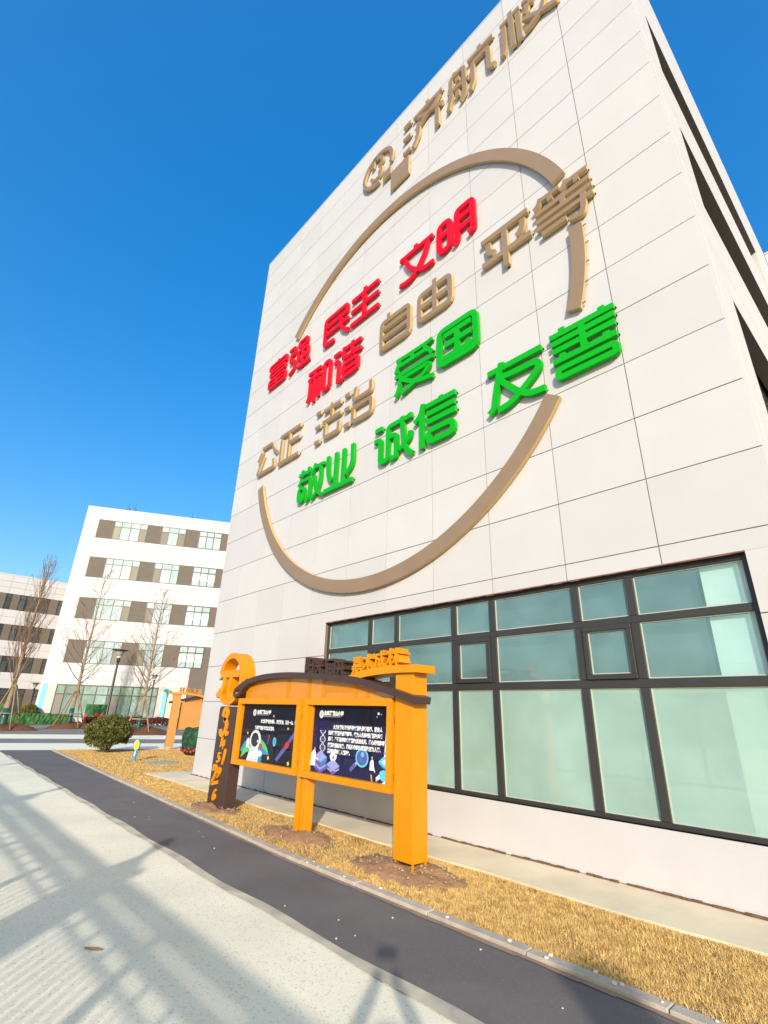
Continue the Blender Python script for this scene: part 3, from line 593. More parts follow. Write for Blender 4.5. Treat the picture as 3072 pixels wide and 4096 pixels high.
TOPG = [  # dark characters on the beam (x, z in metres on the board)
]
def board(root, full=True, ORANGE=ORANGE):
    FY = -1.55
    # ---- dark column with rounded top-left corner
    q = MB(); prof = [(4.25, 0), (4.90, 0), (4.90, 1.68)] + [(4.25+.07*(1-math.sin(R(a))), 1.68-.07*(1-math.cos(R(a)))) for a in (0, 22, 45, 68, 90)]
    q.prism_xz(prof, -1.55, -1.33); col = bevel(q.build('column', BROWN, root), .006)
    # digits of pi in stacked orange figures
    def dig(t, x, z, size, sh=.18):
        text_mesh('digit', t, size, .014, ORANGE, col, (x, -1.566, z), offset=size*.022, shear=sh)
    def curve(P, wd): 
        m_ = MB(); stroke(m_, catmull(P, 5), wd, -1.580, -1.5505, False, 0, 0); m_.build('digit', ORANGE, col)
    if full:
        curve([(4.47, 1.50), (4.50, 1.60), (4.58, 1.63), (4.64, 1.57), (4.60, 1.48), (4.54, 1.45)], .085); curve([(4.53, 1.455), (4.62, 1.42), (4.65, 1.33), (4.59, 1.22), (4.50, 1.19), (4.44, 1.23), (4.43, 1.28)], .085)
        m_ = MB(); m_.prism_xz(ell(4.70, 1.215, .04, .045), -1.580, -1.5505); m_.build('digit', ORANGE, col)
        dig('1', 4.47, .985, .24); dig('4', 4.55, .955, .22); dig('1', 4.60, .71, .36); dig('5', 4.44, .72, .25)
        curve([(4.36, .58), (4.38, .65), (4.45, .66), (4.49, .60), (4.45, .50), (4.37, .39), (4.42, .375), (4.58, .41)], .058); dig('9', 4.52, .48, .25); dig('6', 4.45, .12, .26)
    # ---- ring with pi and the open hook
    rm = MB(); C_ = (4.60, 2.175)
    stroke(rm, arc_pts(C_, .43, -22, 168, 40), .10, -1.60, -1.33, False, 0, 0)
    stroke(rm, arc_pts((4.60, 2.175), .43, 205, 322, 26), .10, -1.60, -1.33, False, 0, 0)
    rm.build('ring', ORANGE, root)
    pm = MB()
    pm.prism_xz([(4.14, 2.16), (4.22, 2.25), (4.27, 2.33), (4.93, 2.33), (4.93, 2.20), (4.36, 2.20), (4.28, 2.215), (4.22, 2.19)], -1.599, -1.34)
    stroke(pm, catmull([(4.36, 2.22), (4.35, 2.06), (4.29, 1.93), (4.20, 1.88)]), .10, -1.598, -1.341, False, 0, 0)
    stroke(pm, catmull([(4.62, 2.22), (4.60, 2.05), (4.585, 1.93), (4.63, 1.85), (4.72, 1.86), (4.78, 1.92)]), .10, -1.597, -1.342, False, 0, 0)
    pm.prism_xz(ell(4.17, 1.885, .07, .06), -1.5985, -1.3405)
    pm.build('pi_sign', ORANGE, root)
    # ---- dark arched beam ending in a curled hook
    bm = MB(); top = [(5.0, 2.00), (5.22, 2.075), (5.55, 2.14), (6.0, 2.178), (6.62, 2.182), (7.26, 2.15), (7.84, 2.105), (8.36, 2.06), (8.84, 1.965), (9.30, 1.855), (9.53, 1.80)]
    stroke(bm, catmull(top, 5), .085, -1.62, -1.335, False, 0, 0)
    stroke(bm, catmull([(5.30, 2.13), (5.10, 2.02), (4.94, 1.99), (4.87, 1.92), (4.93, 1.86), (5.06, 1.91), (5.17, 2.01), (5.34, 2.085)], 5), .06, -1.619, -1.40, False, 0, 0)
    bm.build('beam', BROWN, root)
    # ---- perforated sheet between frames and beam
    ps = MB(); under = [p for p in catmull(top, 5) if 5.1 < p[0] < 9.1]
    ps.prism_xz([(under[0][0], 1.80), (under[-1][0], 1.80)] + [(p[0], p[1]) for p in under[::-1]], -1.50, -1.495); o = ps.build('perforated_sheet', PERF, root)
    st = MB(); st.box(6.45, 6.50, -1.494, -1.44, 1.80, 2.15); st.box(7.05, 7.10, -1.494, -1.44, 1.80, 2.14); st.box(8.2, 8.25, -1.494, -1.44, 1.80, 2.05); st.build('sheet_stiffener', ORANGE, root)
    # ---- right post, feet, cap
    pq = MB(); pq.box(9.10, 9.42, -1.535, -1.285, .09, 2.13); bevel(pq.build('post', ORANGE, root), .005)
    for (x, y) in ((9.115, -1.52), (9.385, -1.52), (9.385, -1.315), (9.115, -1.315)): ft = MB(); ft.box(x, x+.022, y, y+.022, -.03, .089); ft.build('post_foot', ORANGE, root)
    cb = MB(); stroke(cb, catmull([(8.18, 2.075), (8.45, 2.135), (8.75, 2.165), (9.1, 2.18), (9.53, 2.175)], 5), .095, -1.585, -1.25, False, 0, 0); cb.build('cap', ORANGE, root)
    # ---- two slim posts in the middle
    for (xa, xb, ya, yb) in ((6.985, 7.085, -1.50, -1.40), (7.13, 7.25, -1.50, -1.36)):
        mq = MB(); mq.box(xa, xb, ya, yb, .02, 1.80); bevel(mq.build('middle_post', ORANGE, root), .004)
        pl_ = MB(); pl_.box(xa-.02, xb+.02, ya-.02, yb+.02, 0, .0195); pl_.build('base_plate', ORANGE, root)
    # ---- poster frames
    for k, (xa, xb) in enumerate(((4.955, 6.975), (7.085, 9.05))):
        za, zb = .74, 1.825; t = .095
        fr = MB(); fr.box(xa, xb, FY, -1.425, zb-t, zb); fr.box(xa, xb, FY, -1.425, za, za+t-.008); fr.box(xa, xa+t, FY, -1.425, za+t-.008, zb-t); fr.box(xb-t, xb, FY, -1.425, za+t-.008, zb-t)
        F = bevel(fr.build('poster_frame', ORANGE, root), .004)
        bk = MB(); bk.box(xa+.01, xb-.01, -1.455, -1.43, za+.01, zb-.01); bk.build('back_sheet', ORANGE, F)
        hg = MB(); hg.box(xb+.0005, xb+.018, -1.50, -1.47, za+.14, za+.22); hg.box(xb+.0005, xb+.018, -1.50, -1.47, zb-.30, zb-.22); hg.box(xa+.2, xa+.26, -1.50, -1.46, za-.012, za-.0005); hg.box(xb-.3, xb-.24, -1.50, -1.46, za-.012, za-.0005); hg.build('hinge', mat('hinge_dark', (.25, .07, .02), .5) if 'hinge_dark' not in bpy.data.materials else bpy.data.materials['hinge_dark'], F)
        if not full: continue
        gx0, gx1, gz0, gz1 = xa+t, xb-t, za+t-.008, zb-t
        Wd, Ht = gx1-gx0, gz1-gz0
        pr = Print(-1.456); U = lambda u, v: (gx0+u*Wd, gz0+v*Ht)
        def uv(L): return [U(*p) for p in L]
        def el(cu, cv, ru, rv, **kw): c = U(cu, cv); return ell(c[0], c[1], ru*Wd, rv*Ht, **kw)
        pr.poly(uv([(0, 0), (1, 0), (1, 1), (0, 1)]), K)
        if k == 0:
            e = U(.215, .845); emblem(pr, e[0], e[1], .055)
            pr.poly(el(.28, .06, .27, .36, a0=12, a1=168), Bl); pr.poly(el(.28, .04, .265, .36, a0=20, a1=95), Gn); pr.poly(el(.21, .0, .17, .30, a0=70, a1=175), Gn); pr.poly(el(.34, .08, .09, .20), Bl)
            # astronaut: generic space suit waving
            pr.poly(uv([(.155, .0), (.20, .19), (.245, .24), (.33, .24), (.37, .16), (.36, .0)]), Wt)
            pr.poly(el(.148, .30, .028, .085, rot=-12), Wt); pr.poly(uv([(.13, .25), (.165, .22), (.215, .18), (.20, .24)]), Wt); pr.poly(el(.375, .14, .055, .05), Wt); pr.poly(uv([(.33, .20), (.40, .16), (.37, .10), (.32, .14)]), Wt)
            pr.poly(el(.285, .37, .10, .165), Wt); pr.poly(el(.285, .37, .094, .155), Gy); pr.poly(el(.285, .37, .088, .148), Wt); pr.poly(el(.278, .365, .072, .125), Vi); pr.poly(el(.33, .345, .010, .022), Wt)
            pr.poly(uv([(.235, .16), (.25, .16), (.255, .20), (.24, .20)]), Rd); pr.poly(uv([(.36, .24), (.42, .22), (.425, .30), (.365, .31)]), Rd); pr.line(U(.22, .10), U(.33, .09), .006, Gy); pr.line(U(.20, .04), U(.35, .03), .008, Rd)
            for s_ in ((.13, .47, .03), (.545, .09, .04), (.875, .05, .04), (.575, .795, .025), (.83, .60, .025)): c = U(s_[0], s_[1]); pr.poly(star(c[0], c[1], s_[2]), Yl)
            # satellites with solar wings
            pr.poly(uv([(.66, .08), (.70, .06), (.83, .27), (.79, .31)]), Pu); pr.poly(el(.835, .335, .035, .055, rot=30), Rd); pr.poly(uv([(.845, .40), (.88, .37), (.985, .56), (.95, .60)]), Pu)
            pr.poly(el(.53, .44, .010, .03), Rd); pr.poly(uv([(.505, .31), (.52, .31), (.53, .40), (.518, .41)]), Pu); pr.poly(el(.63, .365, .028, .075), Cy); pr.poly(el(.63, .365, .012, .05), Bl)
        else:
            pr.poly(uv([(.02, .0), (.98, .0), (.98, .72), (.02, .78)]), NV)
            e = U(.145, .86); emblem(pr, e[0], e[1], .055)
            for i in range(15):   # double helix
                v = .30+i*.022; a = math.sin(i*.55)*.034; b_ = -a
                pr.line(U(.19+a, v), U(.19+b_, v), .004, Li); pr.poly(el(.19+a, v, .0055, .010, n=10), Wt); pr.poly(el(.19+b_, v, .0055, .010, n=10), Wt)
            def cube_(cu, cv, ru, rv, h, top, l, r_):
                pr.poly(uv([(cu-ru, cv), (cu, cv-rv), (cu, cv-rv-h), (cu-ru, cv-h)]), l); pr.poly(uv([(cu, cv-rv), (cu+ru, cv), (cu+ru, cv-h), (cu, cv-rv-h)]), r_); pr.poly(uv([(cu-ru, cv), (cu, cv-rv), (cu+ru, cv), (cu, cv+rv)]), top)
            cube_(.18, .115, .085, .075, .05, Li, Pu, Pu); cube_(.18, .19, .085, .075, .045, Li, Pu, Pu); cube_(.18, .235, .085, .085, .05, Li, Pu, Bl)
            cube_(.35, .135, .085, .085, .055, Li, Pu, Pu)
            for i in range(3): pr.poly(uv([(.285+i*.02, .085-i*.012), (.297+i*.02, .078-i*.012), (.297+i*.02, .068-i*.012), (.285+i*.02, .075-i*.012)]), Wt); pr.poly(uv([(.375+i*.02, .06+i*.012), (.387+i*.02, .067+i*.012), (.387+i*.02, .057+i*.012), (.375+i*.02, .05+i*.012)]), Wt)
            for (u, v, r_) in ((.325, .235, 35), (.375, .24, -35), (.335, .30, 25), (.365, .315, -22)): pr.poly(el(u, v, .014, .055, rot=r_), Wt)
            # magnifier
            pr.line(U(.565, .10), U(.635, .20), .055, Pu); pr.line(U(.625, .19), U(.65, .225), .03, Gy); pr.poly(el(.70, .285, .075, .125), Cy); pr.poly(el(.70, .285, .060, .10), Pu); pr.poly(el(.705, .33, .018, .035), Cy); pr.poly(el(.685, .27, .010, .02), Bl); pr.poly(el(.70, .235, .008, .016), Bl)
            # two people in white coats
            pr.poly(uv([(.045, .09), (.055, .27), (.085, .325), (.115, .30), (.115, .09)]), Wt); pr.poly(el(.098, .335, .011, .020), Sk); pr.line(U(.105, .22), U(.15, .18), .018, Wt); pr.poly(el(.155, .175, .012, .012), Sk)
            pr.poly(uv([(.79, .14), (.795, .25), (.815, .285), (.832, .27), (.84, .14)]), Wt); pr.poly(el(.815, .305, .009, .018), Sk); pr.line(U(.832, .2), U(.85, .12), .014, Wt); pr.line(U(.81, .09), U(.82, .0), .022, Sk)
            # microscope
            pr.poly(uv([(.945, .33), (.995, .33), (.995, .80), (.965, .80)]), Wt); pr.poly(uv([(.965, .80), (.99, .80), (.99, .86), (.972, .86)]), Cy); pr.poly(uv([(.945, .50), (.998, .50), (.998, .54), (.948, .54)]), Cy); pr.poly(uv([(.94, .36), (.998, .36), (.998, .40), (.945, .40)]), Li)
            pr.poly(uv([(.86, .055), (.955, .16), (.955, .11), (.865, .005)]), Gy); pr.poly(uv([(.86, .055), (.895, .04), (.975, .145), (.945, .165)]), Wt); pr.poly(el(.945, .09, .045, .065), Cy); pr.poly(el(.945, .115, .045, .05), Cy)
            pr.poly(uv([(.885, .245), (.95, .175), (.998, .24), (.945, .32)]), Bl); pr.poly(uv([(.885, .265), (.95, .195), (.998, .26), (.945, .34)]), Cy); pr.poly(uv([(.92, .265), (.95, .235), (.975, .265), (.95, .30)]), Wt)
            pr.poly(uv([(.925, .0), (.998, .07), (.998, .0)]), Wt)
            pr.poly(el(.875, .895, .010, .018), Wt); pr.poly(el(.905, .885, .004, .007), Wt); pr.poly(el(.86, .85, .004, .007), Wt)
        pr.mb.build('poster_print', PM, F)
        yt = -1.456-.0255*1.0
        yt = -1.484
        e = U(.285 if k == 0 else .20, .845 if k == 0 else .865)
        text_mesh('school_name', '龙泉莲花山小学', .066, .0004, PW, F, (e[0], yt, e[1]-.012), offset=.003)
        text_mesh('school_name', 'LIANHUASHAN PRIMARY SCHOOL', .026, .0004, PGR, F, (e[0], yt, e[1]-.040), sx=.98)
        if k == 0:
            a_ = U(.37, .675); text_mesh('slogan_text', T1, .064, .0004, PW, F, (a_[0], yt, a_[1]), offset=.0026, sx=.84)
            a_ = U(.275, .555); text_mesh('slogan_text', T2, .064, .0004, PW, F, (a_[0], yt, a_[1]), offset=.0026, sx=.84)
        else:
            for i, tx in enumerate(TR):
                a_ = U(.335 if i == 0 else .275, .655-.088*i); text_mesh('slogan_text', tx, .060, .0004, PW, F, (a_[0], yt, a_[1]), offset=.0024, sx=.86)
        gg = MB(); gg.add([(gx0-.002, -1.500, gz0-.002), (gx1+.002, -1.500, gz0-.002), (gx1+.002, -1.500, gz1+.002), (gx0-.002, -1.500, gz1+.002)], [(0, 1, 2, 3)]); gg.build('glass_sheet', GLASS, F)
    # ---- standing characters on beam and cap
    def sc(name, L, wd, m, yf=-1.60, yb=-1.40):
        q_ = MB()
        for i, P in enumerate(L): stroke(q_, P, wd, yf-.0006*i, yb, False, 0, 0)
        q_.build(name, m, root)
    def scale_at(L, ox, oz, s_, dz=0): return [[(ox+p[0]*s_, oz+p[1]*s_+p[0]*dz) for p in P] for P in L]
    yang = [[(.05, 0), (.05, 1), (.28, 1), (.20, .55), (.28, .25), (.18, .22)], [(.45, 0), (.45, .95), (.92, .95), (.92, 0)], [(.45, .5), (.92, .5)], [(.45, .06), (.92, .06)]]
    guang = [[(.5, 1.05), (.5, .55)], [(.05, .55), (1.0, .55)], [(.12, .95), (.25, .65)], [(.90, .97), (.74, .65)], [(.40, .55), (.32, .25), (.05, .02)], [(.62, .55), (.62, .05), (.98, .05), (.98, .25)]]
    guo = [[(.05, 0), (.05, 1.0), (.98, 1.0), (.98, 0)], [(.22, .72), (.80, .72)], [(.22, .42), (.80, .42)], [(.22, .12), (.80, .12)], [(.50, .75), (.50, .12)], [(.22, .12), (.22, .74)], [(.80, .12), (.80, .74)]]
    kai = [[(.05, .95), (1.0, .95)], [(0, .52), (1.0, .52)], [(.32, .95), (.28, .4), (.08, 0)], [(.68, .95), (.68, 0), (.98, .0), (.98, .28)]]
    for i, (L, ox) in enumerate(((yang, 7.10), (guang, 7.36), (guo, 7.64), (kai, 7.89))):
        sc('sign_character', scale_at(L, ox, 2.195-.028*i, .225), .028, BROWN)
    jia = [[(.1, 1.0), (.9, 1.0)], [(.5, 1.08), (.5, .85)], [(.15, .86), (.85, .86)], [(.22, .74), (.78, .74), (.78, .60), (.22, .60), (.22, .74)], [(.05, .48), (.95, .48)], [(.35, .58), (.38, .5)], [(.65, .58), (.62, .5)], [(.05, .34), (.42, .34), (.40, .05), (.32, .06)], [(.22, .42), (.18, .2), (.05, .02)], [(.56, .34), (.92, .34), (.92, .06), (.56, .06), (.56, .34)]]
    mu = [[(.02, .74), (.98, .74)], [(.5, 1.0), (.5, 0)], [(.46, .72), (.32, .35), (.05, .12)], [(.54, .72), (.68, .35), (.95, .12)]]
    cheng = [[(.14, .78), (.98, .78)], [(.14, .78), (.14, .35), (.03, .02)], [(.14, .52), (.42, .52), (.42, .16), (.30, .14)], [(.58, 1.0), (.62, .5), (.78, .12), (.95, .05), (.96, .2)], [(.88, .58), (.70, .28), (.46, .05)], [(.75, .98), (.86, .88)]]
    lin = [[(.02, .72), (.47, .72)], [(.25, 1.0), (.25, 0)], [(.24, .68), (.16, .4), (.03, .2)], [(.27, .66), (.36, .48), (.45, .4)], [(.52, .72), (1.0, .72)], [(.76, 1.0), (.76, 0)], [(.74, .68), (.66, .4), (.52, .15)], [(.79, .68), (.88, .38), (1.0, .15)]]
    for i, (L, ox, oz) in enumerate(((jia, 8.24, 2.135), (mu, 8.47, 2.18), (cheng, 8.72, 2.205), (lin, 8.97, 2.225))):
        sc('sign_character', scale_at(L, ox, oz, .225), .024, ORANGE, -1.58, -1.36)
NB = empty('notice_board', (0, 0, 0)); tag(NB, 'orange and brown arched notice board with two dark posters and a pi ring by the wall', 'notice board', 'arched orange notice boards')
NB['label'] = 'nearer orange notice board with two dark posters and a pi ring on its brown column'
board(NB, True)
th = R(258); NB2 = empty('notice_board', (0, 0, 0), th); tag(NB2, 'farther orange notice board seen from behind beyond the lawn, its top letters reversed', 'notice board', 'arched orange notice boards')
board(NB2, False, FADED)
# place: local point (9.42, -1.285) -> rear corner of its post at (-8.80, 2.62)
px, py = 9.42, -1.285; NB2.location = (-8.76-(px*math.cos(th)-py*math.sin(th)), 2.60-(px*math.sin(th)+py*math.cos(th)), 0)

# ================================================================== five storey block (far left)
FB = empty('classroom_block', (-40.2, 3.05, 0), math.atan2(.898, .44)); tag(FB, 'five storey white classroom block with brown window bands behind the bare trees', 'building')
# local x runs along the facade (t), local -y faces the viewer
def fbox(name, x0, x1, y0, y1, z0, z1, m, par=FB):
    q = MB(); q.box(x0, x1, y0, y1, z0, z1); return q.build(name, m, par)
LEN = 34.0
fbox('wall_core', 0.02, LEN, .03, 9, 0, 20.0, JOINT_F)
fbox('roof_edge', 0, LEN, .0, 9, 20.001, 20.12, WHITE_P)
bands = [(5.05, 7.08), (9.0, 10.98), (12.95, 14.95), (16.9, 18.82)]
cache = {}
def fpanel(x0, x1, z0, z1, par, m=WHITE):
    k = (round(x1-x0, 3), round(z1-z0, 3))
    if k not in cache:
        q = MB(); q.box(0, k[0], 0, .03, 0, k[1]); cache[k] = q.mesh('panel', m)
    o = bpy.data.objects.new('panel', cache[k]); o.location = (x0, 0, z0); link(o, par)
g = .010
vis = 14.4
def rows(z0, z1, n, x0=0.0, x1=vis):
    h = (z1-z0)/n
    for j in range(n):
        x = x0
        while x < x1-.05:
            xe_ = min(x+1.2, x1); fpanel(x+g, xe_-g, z0+j*h+g, z0+(j+1)*h-g, FB); x = xe_
rows(18.82, 20.0, 2); rows(14.95, 16.9, 3); rows(10.98, 12.95, 3); rows(7.08, 9.0, 3); rows(3.22, 5.05, 3, 0, 12.1)
for (a, b_) in bands: rows(a, b_, 3, 0, 1.28)
rows(0, 3.22, 4, 1.2, 1.3)
fbox('brown_bay', 12.1, LEN, -.0, .03, .001, 5.04, BAND)
fbox('wall_far_end', vis, LEN, .0, .0295, 5.05, 20.0, WHITE_P)
for (xa, xb, m, nm) in ((.0, .18, WHITE_P, 'wall_strip'), (.18, .64, BLUEW, 'blue_stripe'), (.64, 1.22, PINK, 'pink_stripe'), (9.66, 10.05, PINK, 'pink_stripe'), (10.05, 10.50, BLUEW, 'blue_stripe'), (10.50, 12.09, CREAM, 'cream_stripe')):
    fbox(nm, xa, xb, -.004, .0295, .02, 3.21, m)
def far_window(x0, x1, z0, z1, cols, tz, panes, par, fm=WFRAME, tm=PANE, blind=False, ft=.045):
    W = empty('window', (0, 0, 0)); W.parent = par
    q = MB(); y0, y1 = .05, .11
    q.box(x0, x0+ft, y0, y1, z0, z1); q.box(x1-ft, x1, y0, y1, z0, z1); q.box(x0+ft, x1-ft, y0, y1, z1-ft, z1); q.box(x0+ft, x1-ft, y0, y1, z0, z0+ft); q.box(x0+ft, x1-ft, y0, y1, tz-ft/2, tz+ft/2)
    xs_ = [x0]+[x0+(x1-x0)*c for c in cols]+[x1]
    for x in xs_[1:-1]: q.box(x-ft/2, x+ft/2, y0+.001, y1, z0+ft, tz-ft/2); q.box(x-ft/2, x+ft/2, y0+.001, y1, tz+ft/2, z1-ft)
    q.build('window_frame', fm, W)
    for i in range(len(xs_)-1):
        for (za, zb, mm) in ((z0, tz, panes[i]), (tz, z1, tm)):
            p = MB(); p.box(xs_[i]+.01, xs_[i+1]-.01, .085, .095, za+.01, zb-.01); p.build('pane', mm, W)
        if blind:
            p = MB(); p.box(xs_[i]+.04, xs_[i+1]-.04, .079, .0845, z0+.55, tz-.18); p.build('blind', BLIND, W)
    return W
for k, (a, b_) in enumerate(bands):
    for (xa, xb) in ((1.28, 2.72), (5.80, 7.16), (9.48, 10.80), (13.08, vis)): fbox('band_panel', xa, xb, .012, .0295, a, b_, BAND)
    # dark recess behind the windows
    fbox('window_recess', 2.72, 13.08, .0290, .0296, a, b_, mat('recess', (.14, .12, .105), .8) if 'recess' not in bpy.data.materials else bpy.data.materials['recess'])
    tz = a+(b_-a)*.70
    far_window(2.72, 5.80, a, b_, (.22, .50, .78), tz, [PANEB if k in (3,) else PANE, PANE, PANE, PANEB], FB)
    far_window(7.16, 9.48, a, b_, (.30, .70), tz, [PANEB, PANE, PANEB if k == 3 else PANE], FB)
    far_window(10.80, 13.08, a, b_, (.345, .66), tz, [PANE, PANE, PANE], FB, BLACK, blind=(k < 3), ft=.075)
GW = far_window(1.28, 9.62, .55, 3.2, (.085, .26, .385, .50, .62, .745, .87), 2.42, [PANEB, PANEG, PANEG, PANEG, PANEB, PANEG, PANEG, PANEG], FB, FRAME, PANEG, ft=.07)
for o in [c for c in S.objects if c.parent == FB and c.name.startswith('window') and c.type == 'EMPTY']: o.location.y = -.075
for (t, z) in ((3.41, 0), (4.04, 0), (9.73, -.12)):
    q = MB(); q.lathe([(.10, 20.12), (.10, 20.20), (.13, 20.22), (.13, 20.62+z), (.07, 20.68+z)], (t, 1.0, 0), 10); q.tube([(t, 1.0, 20.6+z), (t, 1.0, 21.2+z)], .012, 4); q.build('roof_vent', BLACK, FB)

# ================================================================== four storey wing (left edge)
LB = empty('teaching_wing', (-43.0, -12, 0), R(90)); tag(LB, 'lower white four storey wing at the far left with dark window bands', 'building')
# local x = world y + 12
def lbox(name, y0, y1, d0, d1, z0, z1, m):
    q = MB(); q.box(y0+12, y1+12, d0, d1, z0, z1); return q.build(name, m, LB)
lbox('wall_core', -12, 3.9, .03, 12, 0, 12.6, JOINT_F)
lbox('roof_edge', -12, 3.9, 0, 12, 12.601, 12.70, WHITE_P)
lb = [(9.5, 10.92), (6.78, 8.18), (4.08, 5.45), (.6, 2.74)]
def lrows(z0, z1, n, y0=-12.0, y1=3.9):
    h = (z1-z0)/n
    for j in range(n):
        y = y1
        while y > max(y0, -6)+.05:
            ya = max(y-1.2, y0); fpanel(ya+12+g, y+12-g, z0+j*h+g, z0+(j+1)*h-g, LB); y = ya
lrows(10.92, 12.6, 3); lrows(8.18, 9.5, 2); lrows(5.45, 6.78, 2); lrows(2.74, 4.08, 2)
lbox('plinth', -12, 3.9, .0, .0295, .0, .6, WHITE_P)
for (a, b_) in lb:
    lbox('wall_end', 3.64, 3.9, .0, .0295, a+.001, b_-.001, WHITE_P)
    x = 3.64; i = 0
    while x > -6:
        wd_ = (.45, .72, 1.9, .5, .62)[i % 5]; x0 = x-wd_
        if i % 5 in (1, 4): lbox('band_panel', x0+.01, x-.01, .012, .0295, a, b_, BAND)
        else:
            far_window(x0+12, x+12, a, b_, (.5,) if wd_ > 1 else (), a+(b_-a)*.72, [PANED]*(2 if wd_ > 1 else 1), LB, BLACK, PANED)
        x = x0; i += 1
for o in [c for c in S.objects if c.parent == LB and c.name.startswith('window') and c.type == 'EMPTY']: o.location.y = -.06

# ================================================================== planting beds, trees, supports
def blob(name, cx, cy, rx, ry, h, m, rot=0.0, noise=.18, nr=7, na=28, seed=0):
    r_ = random.Random(seed); q = MB(); ph = [r_.uniform(0, 6.28) for _ in range(6)]; c, s_ = math.cos(rot), math.sin(rot)
    b = len(q.v); q.v.append((cx, cy, h))
    for i in range(1, nr+1):
        f = i/nr
        for k in range(na):
            t = 2*math.pi*k/na; rr = f*(1+.10*math.sin(2*t+ph[0])+.07*math.sin(5*t+ph[1])); z = h*(1-f**2.6)*(1+noise*math.sin(7*t*f+ph[2])+r_.uniform(-noise, noise)) if i < nr else -.03
            x_, y_ = rx*rr*math.cos(t), ry*rr*math.sin(t); q.v.append((cx+x_*c-y_*s_, cy+x_*s_+y_*c, z))
    for k in range(na): q.f.append((b, b+1+k, b+1+(k+1) % na)); q.m.append(0)
    for i in range(nr-1):
        for k in range(na):
            k2 = (k+1) % na; q.f.append((b+1+i*na+k, b+1+(i+1)*na+k, b+1+(i+1)*na+k2, b+1+i*na+k2)); q.m.append(0)
    return q.build(name, m, None, True)
def bare_tree(x, y, H, r0, kind, label, seed):
    r_ = random.Random(seed); root = empty('tree', (x, y, 0)); tag(root, label, 'tree', 'bare young trees in front of the classroom block')
    tk = MB(); pts = []; n = 14; lean = (r_.uniform(-.02, .02), r_.uniform(-.02, .02))
    for i in range(n+1):
        f = i/n; pts.append(Vector((lean[0]*H*f+.05*math.sin(4*f+seed), lean[1]*H*f+.05*math.cos(3*f+seed), H*f)))
    rad = [r0*(1-.93*(i/n)**.8) for i in range(n+1)]; rad[0] *= 1.15
    tk.tube(pts, rad, 9); tk.build('trunk', BARK, root, True)
    cr = MB()
    def at(f): i = min(int(f*n), n-1); return pts[i].lerp(pts[i+1], f*n-i)
    def branch(p, d, L, r, depth):
        P = [p.copy()]; q = p.copy(); d = d.normalized(); ns = 6 if depth < 2 else 4
        for i in range(ns):
            d = (d+Vector((r_.uniform(-.10, .10), r_.uniform(-.10, .10), (.06 if kind == 'open' else .12)))).normalized(); q = q+d*(L/ns); P.append(q.copy())
        cr.tube(P, [r*(1-.85*i/ns) for i in range(ns+1)], 4 if depth else 5, cap=False)
        if depth < 2:
            m_ = r_.randint(3, 5) if depth == 0 else r_.randint(1, 3)
            for _ in range(m_):
                f = r_.uniform(.25, .95); k = min(int(f*ns), ns-1); pp = P[k].lerp(P[k+1], f*ns-k); dd = (P[k+1]-P[k]).normalized()
                side = Vector((r_.uniform(-1, 1), r_.uniform(-1, 1), r_.uniform(-.1, .7))); branch(pp, dd*(.9 if kind == 'open' else 1.3)+side*.62, L*r_.uniform(.3, .55)*(1-.3*f), max(r*.5, .007), depth+1)
    nb = 46 if kind == 'open' else 90
    for i in range(nb):
        f = (.24+.73*(i/nb)) if kind == 'open' else (.20+.76*(i/nb)**.9)
        az = i*2.4+r_.uniform(-.5, .5); up = r_.uniform(.55, .9) if kind == 'open' else r_.uniform(1.5, 3.0)
        L = (H*.33*(1-f)**.75+.4)*r_.uniform(.8, 1.15) if kind == 'open' else (H*.30*(1-f)**.6+.5)*r_.uniform(.7, 1.1)
        branch(at(f), Vector((math.cos(az), math.sin(az), up)), L, max(.042*(1-f), .015), 0)
    cr.build('bare_crown', TWIG, root)
    wp = MB(); wp.tube([pts[0].lerp(pts[1], k*.22)+Vector((0, 0, .02)) for k in range(5)] + [pts[1].lerp(pts[2], .6)], [r0*1.2, r0*1.12, r0*1.09, r0*1.07, r0*1.06, r0*1.04], 10); wp.build('trunk_wrap', WRAPG, root, True)
    return root
def support(x, y, rr, h, label, seed):
    r_ = random.Random(seed); root = empty('tree_support', (x, y, 0)); tag(root, label, 'tree support', 'wooden tripods around the tree trunks')
    a0 = r_.uniform(0, 2); feet = []
    for k in range(4):
        t = a0+k*math.pi/2; f = Vector((rr*math.cos(t), rr*math.sin(t), .05)); feet.append(f); q = MB(); q.tube([f, Vector((.13*math.cos(t), .13*math.sin(t), h+r_.uniform(-.1, .15)))], [.045, .038], 7); q.build('pole', STAKE, root, True)
    for k in range(4):
        a, b_ = feet[k], feet[(k+1) % 4]; zz = .36; A = a.lerp(Vector((0, 0, h)), zz); B_ = b_.lerp(Vector((0, 0, h)), zz); d = (B_-A)*.08; q = MB(); q.tube([A-d, B_+d], .034, 6); q.build('crossbar', STAKE, root, True)
    q = MB(); q.tube([(0.17*math.cos(t), .17*math.sin(t), h-.06+.03*math.sin(3*t)) for t in np.linspace(0, 6.28, 14)], .03, 5); q.build('rope_tie', STAKE, root)
T1_, T2_, T3_ = (-26.9, -.64), (-29.7, 3.6), (-20.96, 5.44)
for i, ((x, y), lab) in enumerate(((T1_, 'leftmost'), (T2_, 'middle'), (T3_, 'rightmost'))):
    bd = blob('mulch_bed', x+.1, y+.2, 1.05, 1.75 if i < 2 else 2.1, .34, MULCH, R(15), .25, seed=20+i)
    tag(bd, '%s low mound of reddish brown mulch around its staked tree' % lab, 'mulch bed', 'mulch mounds under the trees')
bare_tree(*T1_, 11.0, .20, 'tall', 'dense upright bare tree at the left edge of the row', 3)
